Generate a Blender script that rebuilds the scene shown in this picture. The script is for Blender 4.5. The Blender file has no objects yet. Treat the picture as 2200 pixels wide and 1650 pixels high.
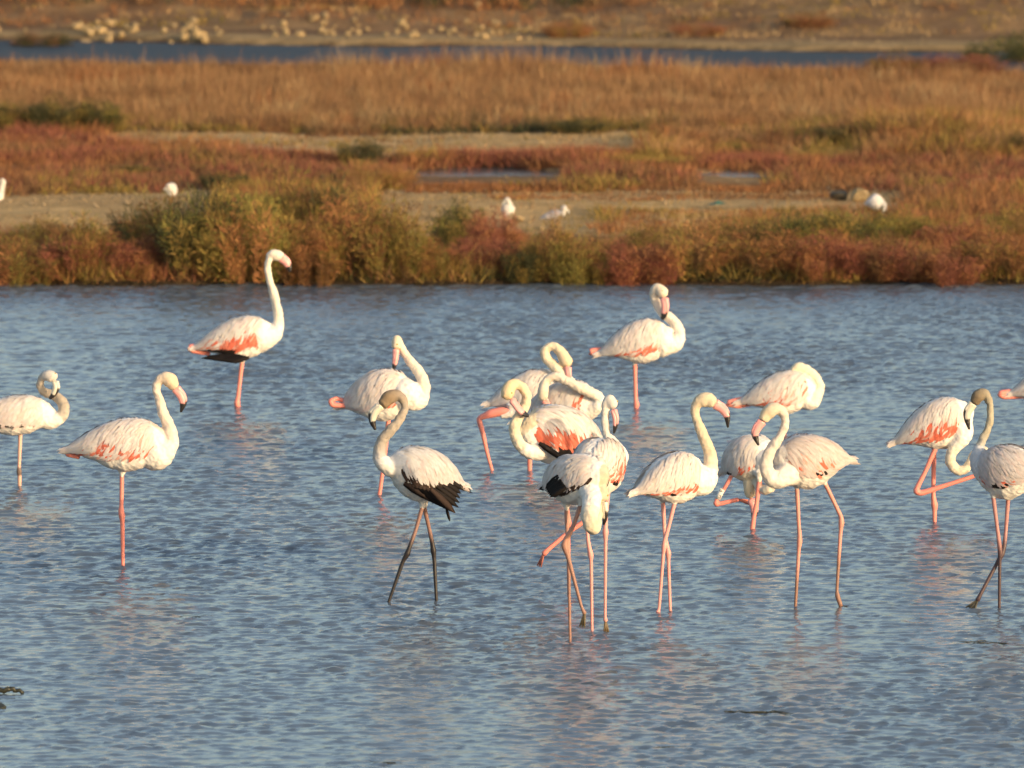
import bpy, bmesh, math
import numpy as np
from mathutils import Vector, Matrix

# ------------------------------------------------------------------ camera, world, sun, exposure
scene = bpy.context.scene
COL = scene.collection
FPX, CAMH = 17500.0, 6.11                       # focal length in pixels of a 2200 wide picture, eye height
PITCH = math.atan(1650.0 / FPX)
cam_d = bpy.data.cameras.new('camera'); cam = bpy.data.objects.new('camera', cam_d); COL.objects.link(cam)
cam.location = (0, 0, CAMH); cam.rotation_euler = (math.pi / 2 - PITCH, 0, 0)
cam_d.sensor_width = 36.0; cam_d.lens = 36.0 * FPX / 2200.0
cam_d.clip_start = 0.5; cam_d.clip_end = 6000
cam_d.dof.use_dof = True; cam_d.dof.focus_distance = 51.0; cam_d.dof.aperture_fstop = 4.6
scene.camera = cam

SUN_EL, SUN_AZ = math.radians(11.0), math.radians(48.0)   # azimuth: degrees to the right of straight behind the camera
to_sun = Vector((math.sin(SUN_AZ) * math.cos(SUN_EL), -math.cos(SUN_AZ) * math.cos(SUN_EL), math.sin(SUN_EL)))
world = bpy.data.worlds.new('World'); scene.world = world; world.use_nodes = True
wn = world.node_tree.nodes; wn.clear()
sky = wn.new('ShaderNodeTexSky'); sky.sky_type = 'NISHITA'; sky.sun_disc = False
sky.sun_elevation = SUN_EL; sky.sun_rotation = math.atan2(to_sun.x, to_sun.y)
sky.air_density = 1.0; sky.dust_density = 2.2; sky.ozone_density = 0.8
bg = wn.new('ShaderNodeBackground'); bg.inputs['Strength'].default_value = 0.15
wo = wn.new('ShaderNodeOutputWorld')
wb = wn.new('ShaderNodeMix'); wb.data_type = 'RGBA'; wb.blend_type = 'MULTIPLY'; wb.inputs['Factor'].default_value = 1.0
wb.inputs['B'].default_value = (1.0, 0.995, 1.01, 1)      # white balance of the whole sky
world.node_tree.links.new(sky.outputs[0], wb.inputs['A']); world.node_tree.links.new(wb.outputs['Result'], bg.inputs[0]); world.node_tree.links.new(bg.outputs[0], wo.inputs[0])
sl = bpy.data.lights.new('sun', 'SUN'); sl.energy = 2.15; sl.angle = math.radians(0.53); sl.color = (1.0, 0.74, 0.46)
so = bpy.data.objects.new('sun', sl); COL.objects.link(so)
so.rotation_euler = (-to_sun).to_track_quat('-Z', 'Y').to_euler(); so.location = (40, -40, 40)
vs = scene.view_settings
vs.view_transform = 'Standard'; vs.look = 'None'; vs.exposure = 0.90; vs.gamma = 1.0; vs.use_curve_mapping = False

rng = np.random.default_rng(7)
CF = np.array([0, math.cos(PITCH), -math.sin(PITCH)]); CU = np.array([0, math.sin(PITCH), math.cos(PITCH)])
def at(px, py, Y):
    """world point that stands at distance Y in the direction of a photo pixel"""
    d = CF + np.array([(px - 1100) / FPX, 0, 0]) - CU * ((py - 825) / FPX)
    s = Y / d[1]
    return np.array([d[0] * s, Y, CAMH + d[2] * s])
def ground(px, py, z=0.0):
    px = np.asarray(px, float); py = np.asarray(py, float)
    k = (py - 825) / FPX
    dy = CF[1] - CU[1] * k; dz = CF[2] - CU[2] * k
    s = (z - CAMH) / dz
    return np.stack([(px - 1100) / FPX * s, dy * s, np.full_like(s, z)], -1)
def pxm(Y): return FPX / (Y * 1.002)            # pixels per metre at distance Y
LAND = 0.08

# ------------------------------------------------------------------ small tools
def tag(o, label=None, cat=None, group=None, kind=None):
    if label: o['label'] = label
    if cat: o['category'] = cat
    if group: o['group'] = group
    if kind: o['kind'] = kind
    return o
def empty(name, loc):
    o = bpy.data.objects.new(name, None); COL.objects.link(o); o.location = loc; o.empty_display_size = 0.1
    return o
def mesh_np(name, V, quads=None, tris=None, colors=None, smooth=True):
    me = bpy.data.meshes.new(name); V = np.asarray(V, np.float32)
    nq = 0 if quads is None else len(quads); nt = 0 if tris is None else len(tris)
    me.vertices.add(len(V)); me.vertices.foreach_set('co', V.ravel())
    idx = []; tot = []
    if nq: idx.append(np.asarray(quads, np.int32).ravel()); tot.append(np.full(nq, 4, np.int32))
    if nt: idx.append(np.asarray(tris, np.int32).ravel()); tot.append(np.full(nt, 3, np.int32))
    idx = np.concatenate(idx); tot = np.concatenate(tot)
    st = np.concatenate([[0], np.cumsum(tot)[:-1]]).astype(np.int32)
    me.loops.add(len(idx)); me.loops.foreach_set('vertex_index', idx)
    me.polygons.add(len(tot)); me.polygons.foreach_set('loop_start', st)
    me.polygons.foreach_set('use_smooth', np.full(len(tot), smooth))
    me.update(calc_edges=True)
    if colors is not None: set_col(me, colors)
    return me
def set_col(me, C):
    C = np.asarray(C, np.float32)
    if C.shape[1] == 3: C = np.concatenate([C, np.ones((len(C), 1), np.float32)], 1)
    a = me.color_attributes.new('tint', 'FLOAT_COLOR', 'POINT'); a.data.foreach_set('color', C.ravel())
def obj(name, me, mat, parent=None, world_pts=True):
    o = bpy.data.objects.new(name, me); COL.objects.link(o)
    if mat is not None and not me.materials: me.materials.append(mat)
    if parent is not None:
        o.parent = parent
        if world_pts: o.matrix_parent_inverse = Matrix.Translation(-Vector(parent.location))
    return o
def vnoise(x, y, seed, scale):
    r = np.random.default_rng(seed); n = 64; g = r.random((n, n))
    u = x / scale; v = y / scale; i = np.floor(u).astype(int); j = np.floor(v).astype(int)
    a = u - i; b = v - j; a = a * a * (3 - 2 * a); b = b * b * (3 - 2 * b)
    f = lambda p, q: g[p % n, q % n]
    return (f(i, j) * (1 - a) + f(i + 1, j) * a) * (1 - b) + (f(i, j + 1) * (1 - a) + f(i + 1, j + 1) * a) * b
def spline(P, n):
    """Catmull-Rom through the rows of P (any width), n samples"""
    P = np.asarray(P, float); Q = np.vstack([2 * P[0] - P[1], P, 2 * P[-1] - P[-2]])
    u = np.linspace(0, len(P) - 1 - 1e-6, n); i = u.astype(int); t = (u - i)[:, None]
    a, b, c, d = Q[i], Q[i + 1], Q[i + 2], Q[i + 3]
    return 0.5 * (2 * b + (c - a) * t + (2 * a - 5 * b + 4 * c - d) * t * t + (3 * b - a - 3 * c + d) * t ** 3)
def tube(P, R, seg=10, flat=None, cap=True):
    """closed tube along P with radii R; flat=(direction, factor) squeezes the section along a direction"""
    P = np.asarray(P, float); R = np.asarray(R, float); n = len(P)
    T = np.gradient(P, axis=0); T /= np.linalg.norm(T, axis=1)[:, None] + 1e-12
    ref = np.array([0, -1.0, 0.13]); V = []
    a = np.linspace(0, 2 * math.pi, seg, endpoint=False)
    s = np.cross(T[0], ref); 
    if np.linalg.norm(s) < 1e-3: s = np.cross(T[0], [1, 0, 0])
    s /= np.linalg.norm(s)
    for i in range(n):
        s = s - T[i] * np.dot(s, T[i]); s /= np.linalg.norm(s); b = np.cross(T[i], s)
        ring = P[i] + R[i] * (np.cos(a)[:, None] * s + np.sin(a)[:, None] * b)
        if flat is not None:
            w = flat[0] / np.linalg.norm(flat[0]); ring = ring - np.outer((ring - P[i]) @ w, w) * (1 - flat[1])
        V.append(ring)
    V = np.vstack(V); q = []
    for i in range(n - 1):
        for j in range(seg):
            k = (j + 1) % seg; q.append((i * seg + j, i * seg + k, (i + 1) * seg + k, (i + 1) * seg + j))
    V = np.vstack([V, P[0] - T[0] * R[0] * .5, P[-1] + T[-1] * R[-1] * .5]); m = n * seg
    t = []
    for j in range(seg):
        k = (j + 1) % seg; t.append((m, k, j)); t.append((m + 1, (n - 1) * seg + j, (n - 1) * seg + k))
    return V, np.array(q), np.array(t)
def join(parts):
    V = []; Q = []; T = []; C = []; o = 0
    for p in parts:
        v, q, t = p[:3]; V.append(v)
        if q is not None and len(q): Q.append(np.asarray(q) + o)
        if t is not None and len(t): T.append(np.asarray(t) + o)
        if len(p) > 3: C.append(p[3])
        o += len(v)
    return (np.vstack(V), np.vstack(Q) if Q else None, np.vstack(T) if T else None, np.vstack(C) if C else None)

# ------------------------------------------------------------------ materials
def mat(name, rough=0.8, col=None, attr=True, noise=None, bump=None, spec=0.3, sss=0.0, objcol=False, trans=0.0):
    m = bpy.data.materials.new(name); m.use_nodes = True; nt = m.node_tree; N = nt.nodes; L = nt.links
    b = N['Principled BSDF']; b.inputs['Roughness'].default_value = rough
    b.inputs['Specular IOR Level'].default_value = spec
    src = None
    if attr and col is None:
        a = N.new('ShaderNodeAttribute'); a.attribute_name = 'tint'; src = a.outputs['Color']
    elif col is not None:
        r = N.new('ShaderNodeRGB'); r.outputs[0].default_value = (*col, 1); src = r.outputs[0]
    if objcol:
        oi = N.new('ShaderNodeObjectInfo'); mx = N.new('ShaderNodeMix'); mx.data_type = 'RGBA'; mx.blend_type = 'MULTIPLY'
        mx.inputs['Factor'].default_value = 1; L.new(src, mx.inputs['A']); L.new(oi.outputs['Color'], mx.inputs['B']); src = mx.outputs['Result']
    if noise:                                    # (scale vector, amount): mottling of the surface's own colour
        tc = N.new('ShaderNodeTexCoord'); mp = N.new('ShaderNodeMapping'); mp.inputs['Scale'].default_value = noise[0]
        nz = N.new('ShaderNodeTexNoise'); nz.inputs['Detail'].default_value = 5; nz.inputs['Scale'].default_value = 1
        L.new(tc.outputs['Object'], mp.inputs[0]); L.new(mp.outputs[0], nz.inputs[0])
        mr = N.new('ShaderNodeMapRange'); mr.inputs['From Min'].default_value = .3; mr.inputs['From Max'].default_value = .7
        mr.inputs['To Min'].default_value = 1 - noise[1]; mr.inputs['To Max'].default_value = 1 + noise[1] * .5
        L.new(nz.outputs[0], mr.inputs[0])
        mx = N.new('ShaderNodeMix'); mx.data_type = 'RGBA'; mx.blend_type = 'MULTIPLY'; mx.inputs['Factor'].default_value = 1
        L.new(src, mx.inputs['A']); L.new(mr.outputs[0], mx.inputs['B']); src = mx.outputs['Result']
    L.new(src, b.inputs['Base Color'])
    if bump:
        tc = N.new('ShaderNodeTexCoord'); mp = N.new('ShaderNodeMapping'); mp.inputs['Scale'].default_value = bump[0]
        nz = N.new('ShaderNodeTexNoise'); nz.inputs['Detail'].default_value = 4; nz.inputs['Scale'].default_value = 1
        L.new(tc.outputs['Object'], mp.inputs[0]); L.new(mp.outputs[0], nz.inputs[0])
        bp = N.new('ShaderNodeBump'); bp.inputs['Strength'].default_value = bump[1]; bp.inputs['Distance'].default_value = bump[2]
        L.new(nz.outputs[0], bp.inputs['Height']); L.new(bp.outputs[0], b.inputs['Normal'])
    if sss:
        b.inputs['Subsurface Weight'].default_value = sss; b.inputs['Subsurface Radius'].default_value = (.01, .006, .004)
        b.inputs['Subsurface Scale'].default_value = 1.0
    if trans:
        tr = N.new('ShaderNodeBsdfTranslucent'); ms = N.new('ShaderNodeMixShader'); ms.inputs[0].default_value = trans
        L.new(src, tr.inputs['Color']); L.new(b.outputs[0], ms.inputs[1]); L.new(tr.outputs[0], ms.inputs[2])
        L.new(ms.outputs[0], N['Material Output'].inputs[0])
    return m
M_DOWN = mat('downy_plumage', .85, noise=((60, 60, 60), .06), bump=((70, 70, 110), .35, .004), spec=.15)
M_FEATHER = mat('feather', .75, noise=((45, 45, 45), .08), bump=((160, 160, 60), .3, .002), spec=.2, trans=.18)
M_BILL = mat('horny_bill', .38, spec=.5)
M_EYE = mat('eye', .15, col=(.35, .25, .03), spec=.6)
M_LEG = mat('scaly_leg', .5, bump=((150, 150, 250), .25, .002), spec=.4)
M_RING = mat('ring_plastic', .4, col=(.75, .73, .66))
M_INK = mat('ring_print', .6, col=(.02, .02, .02))
M_TWIG = mat('shrub_twig', .8, spec=.15, objcol=True, trans=.2)
M_COVER = mat('ground_cover_twig', .8, spec=.15, trans=.2)
M_GRASS = mat('dry_grass_blade', .7, spec=.2, trans=.25)
M_ROCK = mat('pale_limestone', .9, col=(.40, .29, .15), noise=((3, 3, 3), .35), bump=((9, 9, 9), .6, .05), spec=.1)
M_STONE = mat('pebble', .9, noise=((30, 30, 30), .2), spec=.1)
M_WOOD = mat('weathered_wood', .85, col=(.36, .27, .18), noise=((8, 8, 60), .3), spec=.1)
M_WEED = mat('waterweed', .45, col=(.03, .03, .018), noise=((40, 40, 40), .3), spec=.4)
M_NET = mat('net_scrap', .7, col=(.04, .11, .09), noise=((30, 30, 30), .3))

def water_mat(name, base, rough, bump):
    m = bpy.data.materials.new(name); m.use_nodes = True; N = m.node_tree.nodes; L = m.node_tree.links
    b = N['Principled BSDF']; b.inputs['Base Color'].default_value = (*base, 1); b.inputs['Roughness'].default_value = rough
    b.inputs['IOR'].default_value = 1.33
    tc = N.new('ShaderNodeTexCoord'); mp = N.new('ShaderNodeMapping'); mp.inputs['Scale'].default_value = (6, 20, 6)
    nz = N.new('ShaderNodeTexNoise'); nz.inputs['Detail'].default_value = 4; nz.inputs['Scale'].default_value = 1.0
    L.new(tc.outputs['Object'], mp.inputs[0]); L.new(mp.outputs[0], nz.inputs[0])
    bp = N.new('ShaderNodeBump'); bp.inputs['Strength'].default_value = 1.0; bp.inputs['Distance'].default_value = bump
    L.new(nz.outputs[0], bp.inputs['Height']); L.new(bp.outputs[0], b.inputs['Normal'])
    return m
M_WATER = water_mat('lagoon_water', (.092, .116, .142), .17, .0028)
M_POOL = water_mat('pool_water', (.10, .10, .10), .05, .006)
M_CHANNEL = water_mat('channel_water', (.032, .034, .038), .55, .004)
M_CHANNEL.node_tree.nodes['Principled BSDF'].inputs['Specular IOR Level'].default_value = .14

# ------------------------------------------------------------------ terrain
SHORE = ground(1100, 611)[1]
def pool_mask(X, Y):
    m = np.zeros_like(X)
    for (cx, cy, rx, ry) in POOLS:
        e = ((X - cx) / rx) ** 2 + ((Y - cy) / ry) ** 2
        m = np.maximum(m, np.clip(1.6 - e, 0, 1))
    return m
def pool(px, py, wpx, hpx):
    c = ground(px, py, .05); a = ground(px, py + hpx, .05); return (c[0], c[1], wpx / pxm(c[1]), c[1] - a[1])
POOLS = [pool(1030, 373, 125, 9), pool(1150, 376, 60, 4), pool(1575, 380, 70, 6), pool(180, 316, 60, 3)]
CH0, CH1 = ground(0, 151, .02)[1], ground(0, 96, .02)[1]     # far channel, near and far edge
def chan_edges(X):
    s = np.clip(X / 9.0, -2, 2)
    return CH0 - 2.0 * s + .4 * np.sin(X * .7), CH1 - 2.0 * s + .35 * np.sin(X * .9 + 1)
def height(X, Y):
    edge = SHORE + .25 * (vnoise(X + 50, Y * 0 + 3, 11, 1.1) - .5) + .12 * np.sin(X * 2.1)
    d = Y - edge
    land = np.where(d > 0, np.minimum(LAND, .02 + d * .25), np.maximum(-.5, d * .2 - .005))
    deep = np.interp(Y, [-200, 44, 51, 60, 72], [-.1, -.07, -.09, -.34, -.42])
    h = np.where(d > 0, land, np.maximum(deep, land))
    h = h + np.where(d > .3, (vnoise(X, Y, 5, 1.7) - .5) * .07 + (vnoise(X, Y, 6, .6) - .5) * .03, 0)
    h = h - pool_mask(X, Y) * .14 * (d > .5)
    a, b = chan_edges(X)
    inch = np.clip((Y - a) / .8, 0, 1) * np.clip((b - Y) / .8, 0, 1)
    h = h - inch * .22
    h = h + np.clip(Y - b - 2.5, 0, 60) * .10 + np.clip(Y - 190, 0, 900) * .02
    h = h + np.where(Y > b + 1.5, (vnoise(X, Y, 9, 3.5) - .4) * .35 * np.clip((Y - b - 1.5) / 3, 0, 1), 0)
    # grassy mound on the right
    g = ground(2040, 330, LAND); h = h + .26 * np.exp(-((X - g[0]) / 1.3) ** 2 - ((Y - g[1] - 1.0) / 2.2) ** 2)
    return h
xs = np.concatenate([-np.geomspace(14, 900, 26)[::-1], np.arange(-13.8, 13.81, .2), np.geomspace(14, 900, 26)])
ys = np.concatenate([np.linspace(-300, 20, 12), np.arange(26, 72, 2.0), np.arange(72.2, 134, .16), np.geomspace(134.5, 2500, 40)])
GX, GY = np.meshgrid(xs, ys); GZ = height(GX, GY)
ny_, nx_ = GX.shape
ii = np.arange((ny_ - 1) * (nx_ - 1)); r_, c_ = ii // (nx_ - 1), ii % (nx_ - 1)
gq = np.stack([r_ * nx_ + c_, r_ * nx_ + c_ + 1, (r_ + 1) * nx_ + c_ + 1, (r_ + 1) * nx_ + c_], 1)
def ground_colour(X, Y):
    sand = np.array([.52, .335, .145]); mud = np.array([.05, .038, .024]); litter = np.array([.20, .115, .06])
    px = X / np.maximum(Y, 1) * FPX + 1100
    veg = np.zeros_like(X)
    ypix = FPX * (CAMH - LAND) / np.maximum(Y, 30) * 1.0 - 825
    veg = np.where((ypix < 283) | (ypix > 500), 1, veg)
    veg = np.where((ypix < 398) & (ypix > 338), 1, veg)
    veg = np.clip(veg * .85 + (vnoise(X, Y, 21, .8) - .5) * .6, 0, 1)
    c = sand * (1 - veg[..., None]) + litter * veg[..., None]
    wet = (np.clip((.075 - height(X, Y)) / .04, 0, 1) * (Y < SHORE + 1.2) + np.clip((.045 - height(X, Y)) / .05, 0, 1) * (Y >= SHORE + 1.2))[..., None]
    c = c * (1 - wet) + mud * wet
    far = np.clip((vnoise(X, Y, 33, 4) - .35) * 3, 0, 1)[..., None]
    a, b = chan_edges(X)
    strip = ((Y > b - .2) & (Y < b + 1.1))[..., None]
    c = np.where(strip, np.array([.34, .23, .11]), c)
    return c * (.85 + .3 * vnoise(X, Y, 22, .35)[..., None])
gme = mesh_np('ground', np.stack([GX, GY, GZ], -1).reshape(-1, 3), gq, colors=ground_colour(GX, GY).reshape(-1, 3))
M_SOIL = mat('salt_marsh_soil', .95, noise=((6, 6, 6), .25), bump=((20, 20, 20), 1.0, .05), spec=.05)
tag(obj('ground', gme, M_SOIL), 'sandy salt marsh ground beyond the lagoon', kind='structure')

# ------------------------------------------------------------------ lagoon water: one displaced sheet of wind ripples
WNX, WNY, WDX, WDY, WY0 = 640, 1180, .0205, .0282, 42.0
WADE = [(42, 1045), (264, 1215), (511, 875), (815, 1065), (837, 1288), (938, 1295), (1057, 1010), (1138, 1012), (1222, 1270), (1366, 878), (1272, 1357), (1302, 1358), (1225, 1380),
        (1248, 1372), (1440, 1310), (1413, 1317), (1617, 1132), (1709, 1303), (1808, 1305), (2008, 1122), (2147, 1307), (2092, 1302)]
def waves():
    nx, ny, dx, dy = WNX, WNY, WDX, WDY
    kx = np.fft.fftfreq(nx, dx) * 2 * math.pi; ky = np.fft.rfftfreq(ny, dy) * 2 * math.pi
    KX, KY = np.meshgrid(kx, ky, indexing='ij'); K = np.hypot(KX, KY) + 1e-6
    def field(lam, wdir, spread, seed, tail=3.6):
        kp = 2 * math.pi / lam
        ang = np.abs((KX * math.sin(wdir) + KY * math.cos(wdir)) / K)
        P = K ** -tail * np.exp(-(kp / K) ** 2 * 1.2) * (ang ** spread + .04) * np.exp(-(K / 90) ** 2)
        r = np.random.default_rng(seed)
        F = np.sqrt(P) * (r.normal(size=K.shape) + 1j * r.normal(size=K.shape))
        h = np.fft.irfft2(F, s=(nx, ny))
        sl = np.hypot(np.gradient(h, dx, axis=0), np.gradient(h, dy, axis=1)).std() + np.abs(np.gradient(h, dy, axis=1)).mean()
        return h / sl
    a = field(.17, math.radians(8), 4.0, 1); b = field(.55, math.radians(-10), 8.0, 2); c = field(.10, math.radians(16), 1.6, 3, 3.0)
    X = (np.arange(nx) - nx / 2) * dx; Y = WY0 + np.arange(ny) * dy
    gx, gy = np.meshgrid(X, Y, indexing='ij')
    amp = np.interp(Y, [39, 46, 52, 60, 70, 77], [.112, .117, .12, .128, .15, .175])[None, :]
    gust = (.55 + .8 * vnoise(gx + 7, gy * .5, 47, 4.5)) * .55 + 1.0 * vnoise(gx + 20, gy * .45, 41, 2.0) * (.6 + .8 * vnoise(gx, gy, 44, .7))
    h = a * amp * gust + b * amp * .5 * (.5 + vnoise(gx, gy, 42, 3)) + c * amp * .5 * gust
    for (px, py) in WADE:                        # small rings where the legs break the surface
        p = ground(px, py); d = np.hypot(gx - p[0], gy - p[1])
        h = h + np.where(d < .5, .0045 * np.cos(d * 2 * math.pi / .095) * np.exp(-d / .14), 0)
    return X, Y, h
WX, WY, WH = waves()
def water_h(x, y):
    return float(WH[int(np.clip(round((x - WX[0]) / WDX), 0, WNX - 1)), int(np.clip(round((y - WY0) / WDY), 0, WNY - 1))])
fx = np.minimum(1, np.minimum(np.arange(WNX), WNX - 1 - np.arange(WNX)) / 40.0)
WH = WH * fx[:, None] * np.minimum(1, np.arange(WNY) / 20.0)[None, :]
ex = np.geomspace(.3, 890, 22); X2 = np.concatenate([WX[0] - ex[::-1], WX, WX[-1] + ex])
Y2 = np.concatenate([WY0 - np.geomspace(.3, 320, 20)[::-1], WY])
H2 = np.zeros((len(X2), len(Y2))); H2[22:-22, 20:] = WH
A, B = np.meshgrid(X2, Y2, indexing='ij')
n1, n2 = A.shape; ii = np.arange((n1 - 1) * (n2 - 1)); r_, c_ = ii // (n2 - 1), ii % (n2 - 1)
wq = np.stack([r_ * n2 + c_, (r_ + 1) * n2 + c_, (r_ + 1) * n2 + c_ + 1, r_ * n2 + c_ + 1], 1)
tag(obj('lagoon_water', mesh_np('lagoon_water', np.stack([A, B, H2], -1).reshape(-1, 3), wq), M_WATER),
    'rippled blue grey lagoon water with flamingos wading', kind='structure')
def sheet(name, cx, cy, rx, ry, z, m, label, n=40):
    a = np.linspace(0, 2 * math.pi, n, endpoint=False); k = 1 + .12 * np.sin(3 * a + cx) + .08 * np.sin(5 * a + cy)
    V = [(cx, cy, z)] + [(cx + rx * 1.35 * k[i] * math.cos(a[i]), cy + ry * 1.35 * k[i] * math.sin(a[i]), z) for i in range(n)]
    t = [(0, 1 + i, 1 + (i + 1) % n) for i in range(n)]
    return tag(obj(name, mesh_np(name, V, None, t), m), label, kind='structure')
for i, p in enumerate(POOLS):
    sheet('marsh_pool', *p, .062 + .005 * i, M_POOL, ['pale shallow pool at the centre behind the sand', 'small right lobe of the central pale pool', 'small pale pool right of centre in the red bed', 'thin wet patch in the red bed at left'][i])
cx_ = np.linspace(-40, 40, 81); a_, b_ = chan_edges(cx_)
V = np.concatenate([np.stack([cx_, a_ - .6, cx_ * 0 + .0], 1), np.stack([cx_, (a_ + b_) / 2, cx_ * 0], 1), np.stack([cx_, b_ + .6, cx_ * 0], 1)])
q = np.array([(r * 81 + i, r * 81 + i + 1, (r + 1) * 81 + i + 1, (r + 1) * 81 + i) for r in range(2) for i in range(80)])
tag(obj('channel_water', mesh_np('channel_water', V, q), M_CHANNEL), 'dark narrow water channel behind the dry grass', kind='structure')

# ------------------------------------------------------------------ vegetation
def blades(pos, dr, L, W, col, sag=.15, seed=0, simple=False):
    """thin bent strips: pos, direction, length, width, colour per blade -> arrays"""
    n = len(pos); r = np.random.default_rng(seed)
    dr = dr / (np.linalg.norm(dr, axis=1)[:, None] + 1e-9)
    rv = r.normal(size=(n, 3)); s = np.cross(dr, rv); s /= np.linalg.norm(s, axis=1)[:, None] + 1e-9
    L = L[:, None]; W = W[:, None]; bend = r.normal(size=(n, 3)) * sag * L
    m = pos + dr * L * .55 + bend * .3; t = pos + dr * L + bend
    if simple:
        V = np.stack([pos - s * W * .5, pos + s * W * .5, t], 1).reshape(-1, 3)
        return V, None, np.arange(n * 3).reshape(-1, 3), np.repeat(col, 3, axis=0)
    V = np.stack([pos - s * W * .35, pos + s * W * .35, m - s * W * .5, m + s * W * .5, t], 1).reshape(-1, 3)
    b = np.arange(n) * 5
    Q = np.stack([b, b + 1, b + 3, b + 2], 1); T = np.stack([b + 2, b + 3, b + 4], 1)
    C = np.repeat(col, 5, axis=0)
    return V, Q, T, C
PAL = {  # real-world twig colours
    'olive': [(0.250, 0.180, 0.047), (0.300, 0.197, 0.053), (0.200, 0.157, 0.042), (0.338, 0.209, 0.063)],
    'green': [(0.188, 0.174, 0.042), (0.225, 0.191, 0.047), (0.150, 0.139, 0.040), (0.263, 0.191, 0.053)],
    'rust': [(0.325, 0.145, 0.058), (0.275, 0.116, 0.050), (0.375, 0.180, 0.068), (0.225, 0.099, 0.044)],
    'red': [(0.281, 0.102, 0.061), (0.237, 0.081, 0.053), (0.312, 0.122, 0.068), (0.188, 0.070, 0.044)],
    'gold': [(.36, .20, .088), (.31, .168, .075), (.40, .235, .105), (.26, .142, .062)],
    'straw': [(.42, .28, .135), (.36, .235, .11), (.46, .32, .16), (.32, .20, .09)],
    'dark': [(.062, .068, .028), (.078, .080, .032), (.05, .052, .024), (.088, .074, .035)],
    'brown': [(0.225, 0.116, 0.053), (0.269, 0.133, 0.061), (0.181, 0.093, 0.044), (0.237, 0.139, 0.061)],
}
def pal(keys, r, n):
    """keys: array of palette names per blade"""
    out = np.zeros((n, 3))
    for k in set(keys):
        m = keys == k; p = np.array(PAL[k]); out[m] = p[r.integers(0, len(p), m.sum())]
    return out * (.8 + .4 * r.random((n, 1)))
def shrub_mesh(name, seed, n=9000, keys=('olive',), tall=.75):
    """unit shrub: radius about .5, height about tall, hundreds of fine upright twigs in clumps"""
    r = np.random.default_rng(seed); nc = 44
    ca = r.random(nc) * 2 * math.pi; cr = np.sqrt(r.random(nc)) * .42
    cc = np.stack([cr * np.cos(ca), cr * np.sin(ca), np.zeros(nc)], 1)
    top = tall * (1 - (cr / .62) ** 2) * (.72 + .5 * r.random(nc))
    k = r.integers(0, nc, n); h = r.random(n) ** .75
    rad = (.03 + .10 * r.random(n)) * (.5 + .7 * h)
    a = r.random(n) * 2 * math.pi
    pos = cc[k] + np.stack([np.cos(a) * rad + cc[k, 0] * .35 * h, np.sin(a) * rad + cc[k, 1] * .35 * h, h * top[k] * .86], 1)
    d = np.stack([np.cos(a) * .7 + cc[k, 0] * 1.4, np.sin(a) * .7 + cc[k, 1] * 1.4, .35 + .8 * r.random(n)], 1) + r.normal(size=(n, 3)) * .45
    ck = np.array(keys)[r.integers(0, len(keys), nc)]
    V, Q, T, C = blades(pos, d, .028 + .05 * r.random(n), .005 + .006 * r.random(n), pal(ck[k], r, n), .35, seed=seed)
    C *= (1 + .22 * (r.random((nc, 1)) - .5))[np.repeat(k, 5)]
    return mesh_np(name, V, Q, T, C, smooth=False)
SHRUB = {'olive': [shrub_mesh('olive_shrub', 1, keys=('olive', 'olive', 'green', 'rust')), shrub_mesh('olive_shrub', 2, keys=('olive', 'green', 'brown'))],
         'green': [shrub_mesh('green_shrub', 3, keys=('green', 'green', 'olive')), shrub_mesh('green_shrub', 4, keys=('green', 'olive', 'dark'))],
         'rust': [shrub_mesh('rust_shrub', 5, keys=('rust', 'rust', 'olive', 'brown')), shrub_mesh('rust_shrub', 6, keys=('rust', 'brown', 'red'))],
         'red': [shrub_mesh('red_shrub', 7, keys=('red', 'red', 'rust')), shrub_mesh('red_shrub', 8, keys=('red', 'brown', 'red'))],
         'dark': [shrub_mesh('dark_shrub', 9, keys=('dark', 'dark', 'olive')), shrub_mesh('dark_shrub', 10, keys=('dark', 'brown'))]}
def shrub(px, base, wpx, top, kind, label, group, i):
    """a shrub rooted at a ground pixel, wpx wide, reaching up to picture row top"""
    g = ground(px, base, LAND); g[1] = max(g[1], SHORE + .02 + .25 * ((i * .41) % 1) if base > 560 else 0); S = pxm(g[1]); z = float(height(np.array([g[0]]), np.array([g[1]]))[0])
    me = SHRUB[kind][i % 2]
    if not me.materials: me.materials.append(M_TWIG)
    o = bpy.data.objects.new('salt_marsh_shrub', me); COL.objects.link(o)
    o.location = (g[0], g[1], z - .02); w = wpx / S / 1.05; hh = max(base - top - (10 if base > 590 else 0), 20) / S / .64
    o.scale = (w, min(max(w * .8, .5), 1.1), hh); o.rotation_euler = (0, 0, i * 2.4)
    v = .88 + .24 * ((i * .618) % 1); o.color = (v, v * (.95 + .1 * ((i * .37) % 1)), v, 1)
    tag(o, label, 'shrub', group)
G1 = 'salt marsh shrubs along the lagoon shore'
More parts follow.
